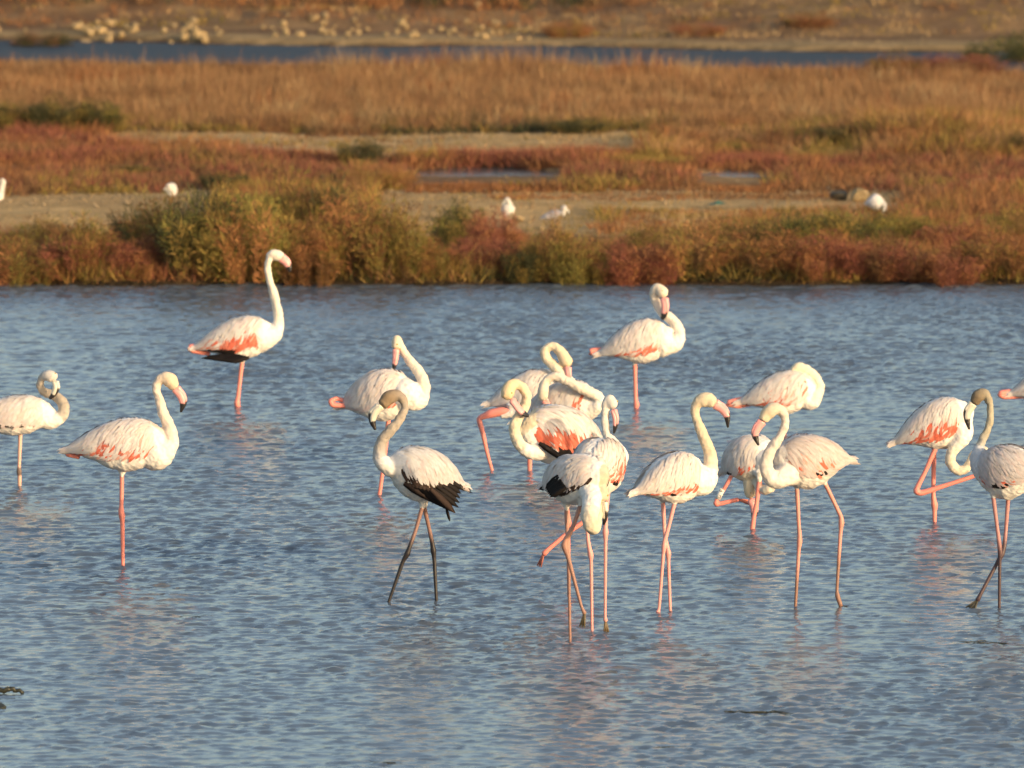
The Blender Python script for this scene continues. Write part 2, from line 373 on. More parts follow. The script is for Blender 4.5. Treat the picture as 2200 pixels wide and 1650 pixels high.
SH = [
    (20, 596, 190, 472, 'olive', 'yellow olive shrub on the shore at the left edge of the photo'),
    (90, 540, 150, 470, 'olive', 'low olive shrub behind the shore shrubs near the left edge'),
    (175, 596, 170, 452, 'olive', 'tall olive topped shrub rising over the dark red one on the left shore'),
    (150, 607, 170, 515, 'red', 'dark red shrub at the waterline on the left shore'),
    (265, 606, 190, 505, 'red', 'maroon shrub at the waterline left of the tallest flamingo head'),
    (300, 560, 150, 440, 'dark', 'dark shrub between the left olive shrub and the big green mound'),
    (360, 575, 220, 408, 'olive', 'left part of the big olive green mound on the shore'),
    (450, 590, 240, 400, 'green', 'bright yellow green shrub in the big mound left of the tallest flamingo'),
    (545, 598, 220, 408, 'olive', 'olive shrub in the mound directly left of the tallest flamingo head'),
    (620, 560, 190, 378, 'olive', 'highest olive shrub on the shore, crown of the big mound'),
    (660, 604, 180, 470, 'rust', 'rust and olive shrub at the water right of the tallest flamingo head'),
    (715, 560, 170, 378, 'green', 'dark green shrub on the right shoulder of the big mound'),
    (770, 595, 200, 415, 'rust', 'rusty brown shrub sloping down right of the big mound'),
    (850, 590, 170, 440, 'olive', 'olive shrub with brown stems left of the sand gap'),
    (900, 606, 170, 515, 'olive', 'pale olive shrub at the waterline below the sand gap'),
    (985, 545, 110, 430, 'green', 'small green shrub standing against the sand beside the white bird'),
    (1055, 565, 130, 455, 'red', 'dark red brown shrub below the white bird on the sand'),
    (1040, 607, 170, 525, 'red', 'crimson shrub at the waterline in the middle of the shore'),
    (1130, 606, 110, 520, 'dark', 'dark shrub left of the yellow green waterside clump'),
    (1190, 606, 130, 470, 'olive', 'tall yellow green clump in front of the grey and white gull'),
    (1255, 609, 140, 505, 'green', 'yellow green shrub leaning over the water right of centre'),
    (1310, 600, 130, 495, 'rust', 'orange brown shrub beside the yellow green waterside clump'),
    (1370, 605, 180, 500, 'red', 'reddish shrub at the waterline behind the flamingo with raised head'),
    (1400, 560, 170, 482, 'olive', 'low olive shrub edging the sand right of centre'),
    (1500, 600, 210, 490, 'rust', 'broad rust shrub right of the flamingo with raised head'),
    (1560, 545, 200, 470, 'olive', 'flat olive shrub edging the sand above the rust bed'),
    (1640, 605, 210, 495, 'rust', 'rust orange shrub at the waterline on the right shore'),
    (1690, 550, 180, 460, 'green', 'green shrub left of the round white bird'),
    (1780, 605, 210, 500, 'red', 'red brown shrub at the waterline below the round white bird'),
    (1810, 545, 190, 452, 'green', 'bright green low shrub directly under the round white bird'),
    (1925, 540, 170, 455, 'green', 'green shrub right of the round white bird'),
    (1920, 604, 210, 505, 'rust', 'wide rust shrub at the waterline left of the driftwood'),
    (2050, 604, 210, 520, 'red', 'low red brown shrub below the driftwood stick'),
    (2060, 545, 170, 470, 'rust', 'rust shrub behind the driftwood stick'),
    (2170, 604, 210, 500, 'rust', 'rust shrub at the waterline at the right edge of the photo'),
    (2165, 530, 150, 440, 'olive', 'straw tipped olive shrub at the right edge above the shore'),
]
for i, s in enumerate(SH): shrub(*s, G1, i)
G2 = 'scattered shrubs on the marsh flat'
SH2 = [
    (25, 285, 130, 215, 'green', 'green shrub at the left end of the row below the dry grass'),
    (120, 288, 120, 212, 'dark', 'dark green shrub in the row at the left below the dry grass'),
    (215, 288, 120, 218, 'green', 'green shrub at the right end of the row on the left'),
    (775, 358, 105, 300, 'dark', 'small dark green bush alone on the sand strip'),
    (870, 358, 55, 328, 'dark', 'tiny dark bush right of the lone bush on the sand'),
    (800, 402, 170, 345, 'rust', 'brown mounded shrub left of the pale pool'),
    (690, 405, 140, 362, 'rust', 'rust shrub behind the big shoreline mound'),
    (480, 405, 110, 365, 'dark', 'dark low shrub above the pale sand on the left'),
    (290, 375, 90, 350, 'green', 'flat greenish shrub in the rust bed on the left'),
    (1250, 290, 130, 255, 'dark', 'dark shrub at the foot of the dry grass near the centre'),
    (2190, 345, 50, 295, 'dark', 'nearly black shrub cut by the right edge'),
    (1830, 330, 170, 290, 'dark', 'dark scrub left of the grassy mound'),
    (1830, 268, 170, 240, 'dark', 'dark shrub on the grass behind the mound'),
    (2175, 116, 220, 34, 'dark', 'large dark bush at the right edge beside the channel'),
    (2060, 166, 190, 116, 'red', 'low red brown shrub at the right end of the channel'),
    (1925, 166, 140, 122, 'rust', 'brown shrub on the near bank of the channel at right'),
    (90, 85, 150, 32, 'dark', 'olive brown bush among the pale rocks at far left'),
    (1220, 78, 110, 42, 'rust', 'rusty bush on the far bank right of the pale rocks'),
    (1500, 76, 110, 46, 'rust', 'brown bush on the far bank right of centre'),
    (1740, 70, 120, 42, 'rust', 'brown bush on the far bank at right'),
]
for i, s in enumerate(SH2): shrub(*s, G2, i + 3)

def cover(name, label, zones, m, seed, simple=True):
    r = np.random.default_rng(seed); acc = []
    for (x0, x1, y0, y1, n, hlo, hhi, w, keys, mask, lean) in zones:
        nt = n // 7
        px = x0 + (x1 - x0) * r.random(nt); py = y0 + (y1 - y0) * r.random(nt)
        if mask is not None:
            k = mask(px, py) ; px, py = px[k], py[k]
        g = ground(px, py, LAND); X, Y = g[:, 0], g[:, 1]
        z = height(X, Y); ok = (z > (.0 if name == 'shore_scrub' else .035)); X, Y, z, py, px = X[ok], Y[ok], z[ok], py[ok], px[ok]
        nt = len(X); per = 7; n2 = nt * per
        patch = vnoise(X + 100, Y * .7 + 30, seed + 1, .9) * .65 + vnoise(X + 9, Y, seed + 2, .35) * .35
        kk = np.array(keys); ki = np.clip((patch - .2) / .6 * len(kk), 0, len(kk) - 1e-3).astype(int)
        tuft = kk[ki]; hh = hlo + (hhi - hlo) * vnoise(X, Y, seed + 5, .8) * (.6 + .7 * r.random(nt))
        R = lambda v: np.repeat(v, per)
        a = r.random(n2) * 2 * math.pi; sp = .10 * np.sqrt(r.random(n2))
        pos = np.stack([R(X) + sp * np.cos(a), R(Y) + sp * np.sin(a), R(z) - .01 + R(hh) * .45 * r.random(n2) * (lean > .3)], 1)
        d = np.stack([np.cos(a) * lean, np.sin(a) * lean, np.ones(n2)], 1) + r.normal(size=(n2, 3)) * lean * .5
        acc.append(blades(pos, d, R(hh) * (.5 + .6 * r.random(n2)), w * (.7 + .6 * r.random(n2)), pal(R(tuft), r, n2) * (.85 + .3 * R(r.random(nt))[:, None]), .25, seed, simple))
    V, Q, T, C = join(acc)
    tag(obj(name, mesh_np(name, V, Q, T, C, smooth=False), m), label, name.replace('_', ' '), kind='stuff')
def sand_gap(px, py):                            # keep the bare sand free
    a = (px > 790) & (px < 1500) & (py < 540 - (px - 1300).clip(0) * .15) & ~((px > 930) & (px < 1120) & (py > 515))
    b = (px < 250) & (py < 525); c = (px > 1500) & (px < 1960) & (py < 492)
    return ~(a | b | c)
def strip(px, py):                               # the long sand strip behind the red beds
    return (px > 230) & (px < 1450) & (py > 286) & (py < np.interp(px, [230, 500, 760, 1000, 1250, 1450], [300, 330, 352, 344, 330, 300]) + 5 * np.sin(px / 40.))
def mid(px, py):
    sand = (py > 408 + 5 * np.sin(px / 90.)) & (px > 780) & (px < 1930 + 25 * np.sin(py / 6.))
    sandl = (px < 620) & (py > 422 - px * .03)
    pools = ((px > 880) & (px < 1220) & (py > 362) & (py < 404)) | ((px > 1490) & (px < 1650) & (py > 370) & (py < 406))
    return ~(sand | strip(px, py) | sandl | pools)
cover('shore_scrub', 'low rust and olive glasswort scrub lining the lagoon edge', [
    (-700, 2900, 495, 612, 190000, .08, .22, .009, ['red', 'rust', 'rust', 'olive', 'brown', 'olive'], sand_gap, .6),
    (-700, 2900, 588, 614, 44000, .08, .20, .009, ['brown', 'red', 'rust', 'olive', 'dark'], None, .7)], M_COVER, 50)
cover('marsh_cover', 'red and rust glasswort spread over the marsh flat', [
    (1930, 2800, 425, 500, 16000, .10, .24, .012, ['rust', 'brown', 'rust', 'olive', 'red'], None, .6),
    (-600, 2800, 345, 425, 80000, .07, .17, .013, ['rust', 'rust', 'brown', 'red', 'brown', 'olive'], mid, .6),
    (880, 1700, 401, 412, 9000, .05, .075, .012, ['rust', 'brown', 'rust'], None, .6),
    (-600, 780, 290, 358, 36000, .08, .17, .013, ['red', 'red', 'rust', 'brown'], lambda a, b: ~strip(a, b), .6),
    (860, 1760, 343, 363, 22000, .09, .17, .013, ['red', 'red', 'rust', 'olive'], lambda a, b: ~strip(a, b), .55),
    (1380, 2800, 262, 350, 50000, .08, .20, .014, ['olive', 'rust', 'brown', 'gold', 'olive'], lambda a, b: ~strip(a, b), .5),
    (470, 800, 404, 480, 12000, .10, .2, .011, ['rust', 'olive', 'brown', 'olive'], None, .6),
    (1280, 1900, 452, 500, 9000, .05, .12, .011, ['olive', 'straw', 'rust', 'olive'], None, .6),
    (230, 1450, 286, 350, 5000, .03, .08, .012, ['straw', 'olive', 'brown'], None, .6),
    (780, 1950, 410, 480, 2200, .03, .07, .010, ['straw', 'brown', 'straw', 'olive'], None, .6),
    (1050, 1800, 415, 428, 3500, .03, .06, .010, ['brown', 'brown', 'rust'], None, .6),
    (1850, 2250, 285, 350, 14000, .10, .24, .012, ['gold', 'olive', 'rust', 'gold'], None, .35)], M_COVER, 60)
cover('dry_grass', 'tall golden brown dry grass in front of the channel', [
    (-500, 2700, 178, 284, 170000, .10, .30, .012, ['brown', 'gold', 'gold', 'brown', 'gold', 'straw', 'rust'], lambda a, b: (b < 287 - (a - 1400).clip(0) * .03) & (b > 178 + 14 * np.sin(a / 170.)), .28),
    (-500, 2700, 152, 196, 40000, .08, .22, .013, ['brown', 'gold', 'rust', 'gold'], None, .3),
    (-500, 1250, 150, 176, 14000, .12, .26, .012, ['brown', 'gold', 'rust', 'gold'], None, .3),
    (700, 1500, 150, 175, 2500, .2, .42, .012, ['gold', 'straw', 'rust'], None, .2),
    (-500, 1450, 262, 288, 22000, .08, .18, .013, ['brown', 'olive', 'dark', 'brown'], None, .55)], M_GRASS, 70)
cover('hillside_scrub', 'rust brown scrub covering the far bank', [
    (-500, 2700, -130, 46, 120000, .12, .36, .019, ['brown', 'dark', 'rust', 'rust', 'brown', 'rust', 'gold'], None, .5),
    (-500, 2700, 40, 62, 9000, .05, .13, .015, ['brown', 'rust', 'straw', 'olive'], None, .5),
    (1000, 2700, 60, 80, 4000, .05, .12, .014, ['olive', 'straw', 'brown'], None, .5)], M_COVER, 80)

# ------------------------------------------------------------------ rocks, pebbles, driftwood, floating weed
def rock_mesh(seed):
    r = np.random.default_rng(seed); bm = bmesh.new(); bmesh.ops.create_icosphere(bm, subdivisions=2, radius=.5)
    pl = [(Vector(r.normal(size=3)).normalized(), .24 + .2 * r.random()) for _ in range(9)]
    for v in bm.verts:
        for n, d in pl:
            e = v.co.dot(n) - d
            if e > 0: v.co -= n * e * .97
        v.co *= 1 + .08 * (r.random() - .5)
    me = bpy.data.meshes.new('rock'); bm.to_mesh(me); bm.free(); me.materials.append(M_ROCK)
    return me
ROCKS = [rock_mesh(s) for s in range(6)]
def rock(px, base, wpx, hpx, i, label, group=None, name='rock'):
    g = ground(px, base, LAND); S = pxm(g[1]); z = float(height(np.array([g[0]]), np.array([g[1]]))[0])
    o = bpy.data.objects.new(name, ROCKS[i % 6]); COL.objects.link(o)
    o.scale = (wpx / S * 1.2, wpx / S, hpx / S * 1.5); o.location = (g[0], g[1], z + hpx / S * .4); o.rotation_euler = (.15 * (i % 3), .1 * (i % 5 - 2), i * 1.7)
    tag(o, label, 'rock', group)
rr = np.random.default_rng(17)
rock(228, 78, 24, 18, 0, 'largest pale rock in the rubble at far left beyond the channel', 'rubble along the far bank')
rock(418, 76, 24, 14, 1, 'broad pale rock second from the left in the far rubble', 'rubble along the far bank')
rock(612, 76, 15, 18, 2, 'pointed pale rock upright in the middle of the far rubble', 'rubble along the far bank')
rock(1028, 44, 18, 20, 3, 'pale boulder alone high on the far slope', 'rubble along the far bank')
rock(1435, 28, 46, 16, 4, 'pale outcrop high on the far slope right of centre', 'rubble along the far bank')
k = 5
RUBBLE = ['in the leftmost big heap', 'in the second heap from the left', 'in the middle heap', 'in the thin row right of the middle', 'in the right end heap', 'at the left photo edge', 'scattered far to the right']
for ci, (x0, x1, n, lo, hi) in enumerate([(160, 300, 26, 12, 32), (350, 480, 18, 12, 30), (560, 700, 14, 10, 26), (690, 900, 20, 8, 22), (860, 1140, 30, 9, 24), (-60, 60, 7, 8, 18), (1790, 1960, 6, 5, 10)]):
    for _ in range(n):
        w = lo + (hi - lo) * rr.random()
        rock(x0 + (x1 - x0) * rr.random(), 56 + 28 * rr.random(), w * .85, w * (.35 + .4 * rr.random()), k, 'small pale rock of the far bank rubble, ' + RUBBLE[ci], 'far bank rubble, ' + RUBBLE[ci]); k += 1
rock(1110, 470, 26, 14, 2, 'pale stone lying right of the white bird on the sand', name='stone')
rock(1162, 490, 18, 10, 3, 'small pale stone half hidden behind the middle shrubs', name='stone')
rock(1424, 474, 20, 12, 4, 'small white stone on the sand right of the gull', name='stone')
rock(1845, 430, 46, 26, 5, 'tan boulder left of the round white bird', name='boulder')
rock(1800, 428, 40, 24, 0, 'dark stone left of the tan boulder', name='boulder')
ms = mat('dark_stone', .9, col=(.09, .075, .05), noise=((5, 5, 5), .4)); dm = ROCKS[0].copy(); dm.materials.clear(); dm.materials.append(ms)
bpy.data.objects['boulder.001'].data = dm
# pebble and dry debris lines on the sand: too small and many to count
r = np.random.default_rng(90); acc = []
for (x0, x1, yc, sp, n) in [(780, 1950, 408, 5, 900), (1950, 2300, 400, 6, 200), (380, 520, 404, 4, 150), (0, 300, 428, 5, 200), (250, 1400, 288, 3, 300), (1000, 2000, 92, 5, 400), (800, 1500, 440, 25, 260), (1980, 2090, 350, 4, 120)]:
    px = x0 + (x1 - x0) * r.random(n); py = yc + sp * r.normal(size=n) + 4 * np.sin(px / 70.)
    g = ground(px, py, LAND); z = height(g[:, 0], g[:, 1]); s = .007 + .022 * r.random(n) ** 3
    o6 = np.array([(1, 0, 0), (-1, 0, 0), (0, 1, 0), (0, -1, 0), (0, 0, .7), (0, 0, -.5)])
    V = (g * [1, 1, 0] + np.stack([0 * z, 0 * z, z + s * .3], 1))[:, None, :] + o6[None] * s[:, None, None] * (.7 + .6 * r.random((n, 6, 1)))
    f = np.array([(0, 2, 4), (2, 1, 4), (1, 3, 4), (3, 0, 4), (2, 0, 5), (1, 2, 5), (3, 1, 5), (0, 3, 5)])
    T = (np.arange(n)[:, None, None] * 6 + f[None]).reshape(-1, 3)
    c = np.array([.42, .31, .18]) * (.5 + .6 * r.random((n, 1)))
    acc.append((V.reshape(-1, 3), None, T, np.repeat(c, 6, 0)))
V, Q, T, C = join(acc)
tag(obj('pebbles', mesh_np('pebbles', V, Q, T, C, smooth=False), M_STONE), 'pale pebbles and dry debris scattered on the sand', 'pebbles', kind='stuff')
def stick(pts, r0, label, m=M_WOOD, name='driftwood', Y=None, cat='driftwood'):
    P = np.array([at(x, y, Y) for x, y in pts]); S = spline(P, 14); S += np.random.default_rng(4).normal(size=S.shape) * r0 * .25
    root = empty(name, P[0]); v, q, t = tube(S, np.linspace(r0, r0 * .55, 14), 7)
    v2, q2, t2 = tube(spline(np.array([S[5], S[5] + (.05, -.03, .06), S[5] + (.12, -.05, .13)]), 6), np.linspace(r0 * .5, r0 * .2, 6), 6)
    obj('trunk' if name == 'driftwood' else 'strand', mesh_np('trunk', v, q, t), m, root); 
    if name == 'driftwood': obj('side_branch', mesh_np('side_branch', v2, q2, t2), m, root)
    tag(root, label, cat)
Yd = ground(2010, 535, LAND)[1]
stick([(1975, 532), (2000, 524), (2032, 509)], .022, 'bleached driftwood stick poking out of the right shore scrub', Y=Yd - .5)
Yl = ground(1300, 590, LAND)[1]
rock(1305, 588, 24, 30, 1, 'tan stump like stone among shrubs behind the flamingo with raised head', name='stone')
g = ground(1540, 442, LAND)
r = np.random.default_rng(5); V = g + np.stack([r.normal(size=24) * .06, r.normal(size=24) * .05, np.abs(r.normal(size=24)) * .02 + .01], 1)
bm = bmesh.new(); [bm.verts.new(v) for v in V]; bmesh.ops.convex_hull(bm, input=list(bm.verts))
me = bpy.data.meshes.new('net_scrap'); bm.to_mesh(me); bm.free(); tag(obj('net_scrap', me, M_NET), 'small blue green scrap lying on the sand', 'litter')
def weed(name, x0, x1, py, n, label, seed, big=1.0):
    """a drifting raft of waterweed at the surface"""
    r = np.random.default_rng(seed); root = empty(name, ground((x0 + x1) / 2, py)); acc = []
    for i in range(n):
        px = x0 + (x1 - x0) * r.random(); c = ground(px, py + r.normal() * 1.2); L = (.03 + .10 * r.random()) * big
        a = r.normal() * .35; P = c + np.outer(np.linspace(-1, 1, 6), [L * math.cos(a), L * math.sin(a), 0]); w = water_h(c[0], c[1])
        P[:, 2] = w + .001 + .005 * big * np.sin(np.linspace(0, 3.1, 6)) * r.random(); P += r.normal(size=P.shape) * .002
        acc.append(tube(P, (.0015 + .003 * r.random()) * big * np.array([.4, 1, 1, .9, .7, .3]), 5))
    V, Q, T, _ = join(acc); o = obj('weed_strands', mesh_np('weed_strands', V, Q, T), M_WEED, root); o['kind'] = 'stuff'
    tag(root, label, 'waterweed')
weed('floating_weed', 1545, 1650, 1531, 12, 'long streak of dark floating weed in the near water at right', 1)
weed('floating_weed', 1665, 1710, 1531, 5, 'thick clump at the right end of the floating weed streak', 2, .7)
weed('floating_weed', 2080, 2170, 1382, 9, 'thin line of floating weed below the right edge flamingo', 3, .8)
weed('floating_weed', 355, 450, 1325, 8, 'few specks of weed right of the one legged flamingo', 4, .4)
weed('floating_weed', 800, 850, 1641, 8, 'few weed specks at the bottom edge of the water', 5, .5)
weed('floating_weed', 1418, 1450, 1606, 6, 'small dark weed scrap near the bottom right of centre', 6, .6)
Yg = ground(10, 1490)[1]
stick([(-30, 1490), (10, 1482), (30, 1480), (50, 1489)], .018, 'curved dark weedy stick floating at the left edge', M_WEED, 'floating_stick', Yg, 'stick')
rock(-6, 1489, 60, 16, 3, 'weed covered stone breaking the surface at the left edge', name='stone')
bpy.data.objects[[o.name for o in bpy.data.objects if o.name.startswith('stone')][-1]].location.z = 0.0
wm = ROCKS[3].copy(); wm.materials.clear(); wm.materials.append(M_WEED); bpy.data.objects[[o.name for o in bpy.data.objects if o.name.startswith('stone')][-1]].data = wm

# ------------------------------------------------------------------ birds
TT = np.array([0, .06, .15, .3, .45, .6, .75, .87, .95, 1.0])
TOP = np.array([.010, .025, .052, .100, .138, .158, .152, .118, .070, .0])
BOT = np.array([.012, .024, .040, .085, .150, .190, .178, .125, .072, .0])
WID = np.array([.014, .034, .058, .098, .128, .143, .136, .102, .060, .0])
class Body:
    """egg-shaped trunk with folded wings, tail at t=0, breast at t=1; theta 0 is the back, pi the belly"""
    def __init__(s, T, F, h, w, hb, g=1.0):
        s.g = g
        s.T, s.F = T, F; s.L = np.linalg.norm(F - T); s.a = (F - T) / s.L
        s.y = np.cross([0, 0, 1], s.a); s.y /= np.linalg.norm(s.y); s.z = np.cross(s.a, s.y); s.h, s.w, s.hb = h, w, hb
    def __call__(s, t, th):
        t = np.maximum(np.asarray(t, float), -.16); th = np.asarray(th, float); tc = np.clip(t, .012, 1) ** s.g
        c, sn = np.cos(th), np.sin(th)
        r = np.where(c > 0, np.interp(tc, TT, TOP) * s.h, np.interp(tc, TT, BOT) * s.hb)
        w = np.interp(tc, TT, WID) * s.w
        e = .86; cc = np.sign(c) * np.abs(c) ** e; ss = np.sign(sn) * np.abs(sn) ** e
        return s.T + (t * s.L)[..., None] * s.a + (cc * r)[..., None] * s.z + (ss * w)[..., None] * s.y
    def mesh(s, n=26, seg=28):
        t = (1 - np.cos(np.linspace(0, math.pi, n))) / 2; t = t * .997
        th = np.linspace(0, 2 * math.pi, seg, endpoint=False)
        Tm, Th = np.meshgrid(t, th, indexing='ij'); V = s(Tm, Th).reshape(-1, 3)
        q = [(i * seg + j, i * seg + (j + 1) % seg, (i + 1) * seg + (j + 1) % seg, (i + 1) * seg + j) for i in range(n - 1) for j in range(seg)]
        V = np.vstack([V, s.T - s.a * .004, s.F]); m = n * seg
        tr = [(m, (j + 1) % seg, j) for j in range(seg)] + [(m + 1, (n - 1) * seg + j, (n - 1) * seg + (j + 1) % seg) for j in range(seg)]
        return V, np.array(q), np.array(tr)
def feathers(body, side, rows, seed):
    """rows of overlapping vanes: (t0,t1,th0,th1,n,length,width,angle,offset,lift,colourfn)"""
    r = np.random.default_rng(seed); Vs = []; Cs = []; Qs = []; Ts = []; o = 0
    S = np.array([0, .3, .6, .85]); WD = np.array([.55, 1.0, .95, .6])
    for (t0, t1, h0, h1, n, L, W, ang, off, lift, cf) in rows:
        if n <= 0: continue
        nu = max(1, int(round(math.sqrt(n * 1.6)))); nv = max(1, n // nu)
        for iu in range(nu):
            for iv in range(nv):
                u = (iu + .5 + .7 * (r.random() - .5)) / nu; v = (iv + .5 + .7 * (r.random() - .5)) / nv
                t = t0 + (t1 - t0) * u; th = math.radians(h0 + (h1 - h0) * v)
                Lf = L * (.8 + .4 * r.random()); al = math.radians(ang * (.8 + .4 * r.random()))
                rl = max(.05, float(np.interp(t, TT, WID) * body.w + np.interp(t, TT, TOP) * body.h) * .55)
                s = np.append(S, 1.0)
                tt = t - s * Lf * math.cos(al) / body.L; hh = np.minimum(th + s * Lf * math.sin(al) / rl, 2.75)
                P = body(tt, hh * side); e = 1e-2
                N = np.cross(body(tt + e, hh * side) - body(tt - e, hh * side), body(tt, (hh + e) * side) - body(tt, (hh - e) * side)) * (1 if side < 0 else 1)
                ctr = body.T + (tt * body.L)[:, None] * body.a; N *= np.sign(((P - ctr) * N).sum(1))[:, None]
                N /= np.linalg.norm(N, axis=1)[:, None] + 1e-9
                rt = np.clip(s / .35, 0, 1); P = P + N * (off * (.7 + .6 * r.random()) * rt - .004 * (1 - rt) + 0.75 * lift * s ** 2 * (.4 + 1.0 * r.random()))[:, None]
                D = np.gradient(P, axis=0); D /= np.linalg.norm(D, axis=1)[:, None] + 1e-9
                B = np.cross(N, D); Wf = W * (.8 + .4 * r.random())
                l = P[:4] - B[:4] * (WD * Wf * .5)[:, None]; c = P[:4] + N[:4] * Wf * .06; rgt = P[:4] + B[:4] * (WD * Wf * .5)[:, None]
                V = np.vstack([np.stack([l, c, rgt], 1).reshape(-1, 3), P[4]])
                Vs.append(V)
                for k in range(3):
                    b = o + k * 3; Qs += [(b, b + 1, b + 4, b + 3), (b + 1, b + 2, b + 5, b + 4)]
                b = o + 9; Ts += [(b, b + 1, o + 12), (b + 1, b + 2, o + 12)]
                col = np.array(cf(t, math.degrees(th), r)); k = np.clip(col * (.91 + .13 * r.random()), 0, .95)
                Cs.append(np.tile(k, (13, 1))); o += 13
    return np.vstack(Vs), np.array(Qs), np.array(Ts), np.vstack(Cs)
WHITE = np.array([.77, .725, .67]); PINK = np.array([.78, .53, .46]); CORAL = np.array([.78, .17, .10]); DARK = np.array([.018, .014, .013]); BROWN = np.array([.05, .032, .025])
BILLS = {'pink': ((.80, .36, .33), (.02, .018, .018)), 'pale': ((.62, .58, .47), (.025, .02, .018))}
LEGS = {'coral': ((.80, .27, .21), (.80, .26, .20)), 'pink': ((.74, .34, .30), (.70, .31, .27)), 'brown': ((.46, .24, .18), (.30, .16, .12)),
        'dark': ((.26, .14, .11), (.02, .016, .016)), 'dusky': ((.44, .21, .19), (.07, .042, .045)), 'pale': ((.72, .42, .32), (.66, .38, .28)), 'tan': ((.60, .27, .21), (.26, .14, .10))}
def chainpts(L, Y):
    P = np.array([at(p[0], p[1], Y + p[2]) for p in L]); R = np.array([p[3] for p in L]) / pxm(Y); return P, R
def web_foot(P, d, root, col, S, leg):
    """webbed foot: three toes and a web spread from the ankle P along d"""
    d = d / np.linalg.norm(d); s = np.cross(d, [0, -.3, 1.0]); s /= np.linalg.norm(s); L = .085
    acc = []
    SP = .2 if abs(d[2]) > .7 else .42
    for k, a in enumerate((-SP, 0, SP)):
        e = d * math.cos(a) + s * math.sin(a)
        acc.append(tube(np.array([P, P + e * L * .5, P + e * L]), np.array([.008, .0065, .004]), 6))
    n = .003 * np.cross(d, s)
    tips = [P + (d * math.cos(a) + s * math.sin(a)) * L * .86 for a in (-SP, 0, SP)]
    V = np.array([P + n, tips[0] + n, tips[1] + n, tips[2] + n, P - n, tips[0] - n, tips[1] - n, tips[2] - n])
    T = np.array([(0, 1, 2), (0, 2, 3), (4, 6, 5), (4, 7, 6), (1, 5, 6), (1, 6, 2), (2, 6, 7), (2, 7, 3)])
    acc.append((V, None, T)); V, Q, T, _ = join(acc)
    o = obj('foot', mesh_np('foot', V, Q, T, np.tile(col, (len(V), 1))), M_LEG, leg, world_pts=False)
    o.matrix_parent_inverse = Matrix.Identity(4)
    return o
def bird(label, wl, body, neck, head, bill, legs, foot_px, coral=(), dark=(), pink=.25, neckcol=(.80, .72, .60), headcol=(.78, .66, .48), billc='pink',
         legc='pink', name='flamingo', cat='flamingo', group='greater flamingos wading in the lagoon', h=1.0, hb=1.0, w=1.0, seed=1, base=None, Y=None,
         wing=True, water=True, eye=True, scale=1.0, thighs=True, tailcol=None, bodycol=None, g=.85, dz=(), extra=(), flight=(), tone=(1, 1, 1)):
    Y = ground(foot_px, wl)[1] if Y is None else Y; S = pxm(Y)
    zb = float(height(np.array([ground(foot_px, wl)[0]]), np.array([Y]))[0]) if water else LAND
    root = empty(name, (ground(foot_px, wl)[0], Y, zb))
    tag(root, label, cat, group)
    T_, F_ = (at(p[0], p[1], Y + p[2]) for p in body)
    bd = Body(T_, F_, h * scale, w * scale, hb * scale, g)
    nP, nR = chainpts(neck, Y); hP, hR = chainpts(head, Y); bP, bR = chainpts(bill, Y)
    cp = np.vstack([nP, hP]); cr = np.concatenate([nR, hR])
    cp = np.vstack([bd.T + bd.a * bd.L * .5, cp]); cr = np.append(.05 * scale, cr); cr[1] *= .92
    sp = spline(np.column_stack([cp, cr]), 14 * len(cp)); sp[:, 3] = np.maximum(sp[:, 3], .004)
    end = np.vstack([hP[-1] * .45 + bP[0] * .55])
    sp = np.vstack([sp, np.append(end[0], bR[0] * 1.12)])
    parts = [bd.mesh(), tube(sp[:, :3], sp[:, 3], 18)]
    for ex_ in extra:
        eP, eR = chainpts(ex_, Y); parts.append(tube(eP, eR, 14))
    if thighs:
        for lg in legs:
            p0 = at(lg['p'][0][0], lg['p'][0][1], Y + lg['p'][0][2]); p1 = at(lg['p'][1][0], lg['p'][1][1], Y + lg['p'][1][2])
            up = p0 + (0, 0, .05) if not lg.get('fold') else p0
            d = (p1 - p0) / np.linalg.norm(p1 - p0)
            if not lg.get('fold'): parts.append(tube(np.array([up, p0 + d * .012, p0 + d * .035]), np.array([.045, .018, .011]) * scale, 12))
    V, Q, T, _ = join(parts)
    tmp = mesh_np('body', V, Q, T); to = bpy.data.objects.new('tmp', tmp); COL.objects.link(to)
    md = to.modifiers.new('r', 'REMESH'); md.mode = 'VOXEL'; md.voxel_size = .0062 * (scale if scale < 1 else 1); md.use_smooth_shade = True
    ms_ = to.modifiers.new('s', 'SMOOTH'); ms_.iterations = 5; ms_.factor = .5
    dg = bpy.context.evaluated_depsgraph_get(); me = bpy.data.meshes.new_from_object(to.evaluated_get(dg))
    bpy.data.objects.remove(to); bpy.data.meshes.remove(tmp); me.name = 'body'
    n = len(me.vertices); co = np.empty(n * 3, np.float32); me.vertices.foreach_get('co', co); co = co.reshape(-1, 3)
    # colour: body white, neck to head its own shade
    K = sp[::2, :3]; R2 = sp[::2, 3]; best = np.full(n, 9.0); arg = np.zeros(n)
    for i in range(len(K)):
        d = np.linalg.norm(co - K[i], axis=1) - R2[i]; m = d < best; best[m] = d[m]; arg[m] = i / (len(K) - 1)
    tb = (co - bd.T) @ bd.a / bd.L; zb_ = (co - bd.T - (tb * bd.L)[:, None] * bd.a) @ bd.z
    on = (arg > .25)
    bc = (WHITE if scale == 1 else WHITE * .8) if bodycol is None else np.array(bodycol)
    C = np.tile(bc, (n, 1)) * (1 - .0 * best[:, None])
    belly = np.clip(-zb_ / .1, 0, 1)[:, None]; C = C * (1 - belly * .5) + np.array([.80, .74, .62]) * belly * .5
    f = np.clip((arg - .12) / .25, 0, 1)[:, None] * on[:, None]; C = C * (1 - f) + np.array(neckcol) * f
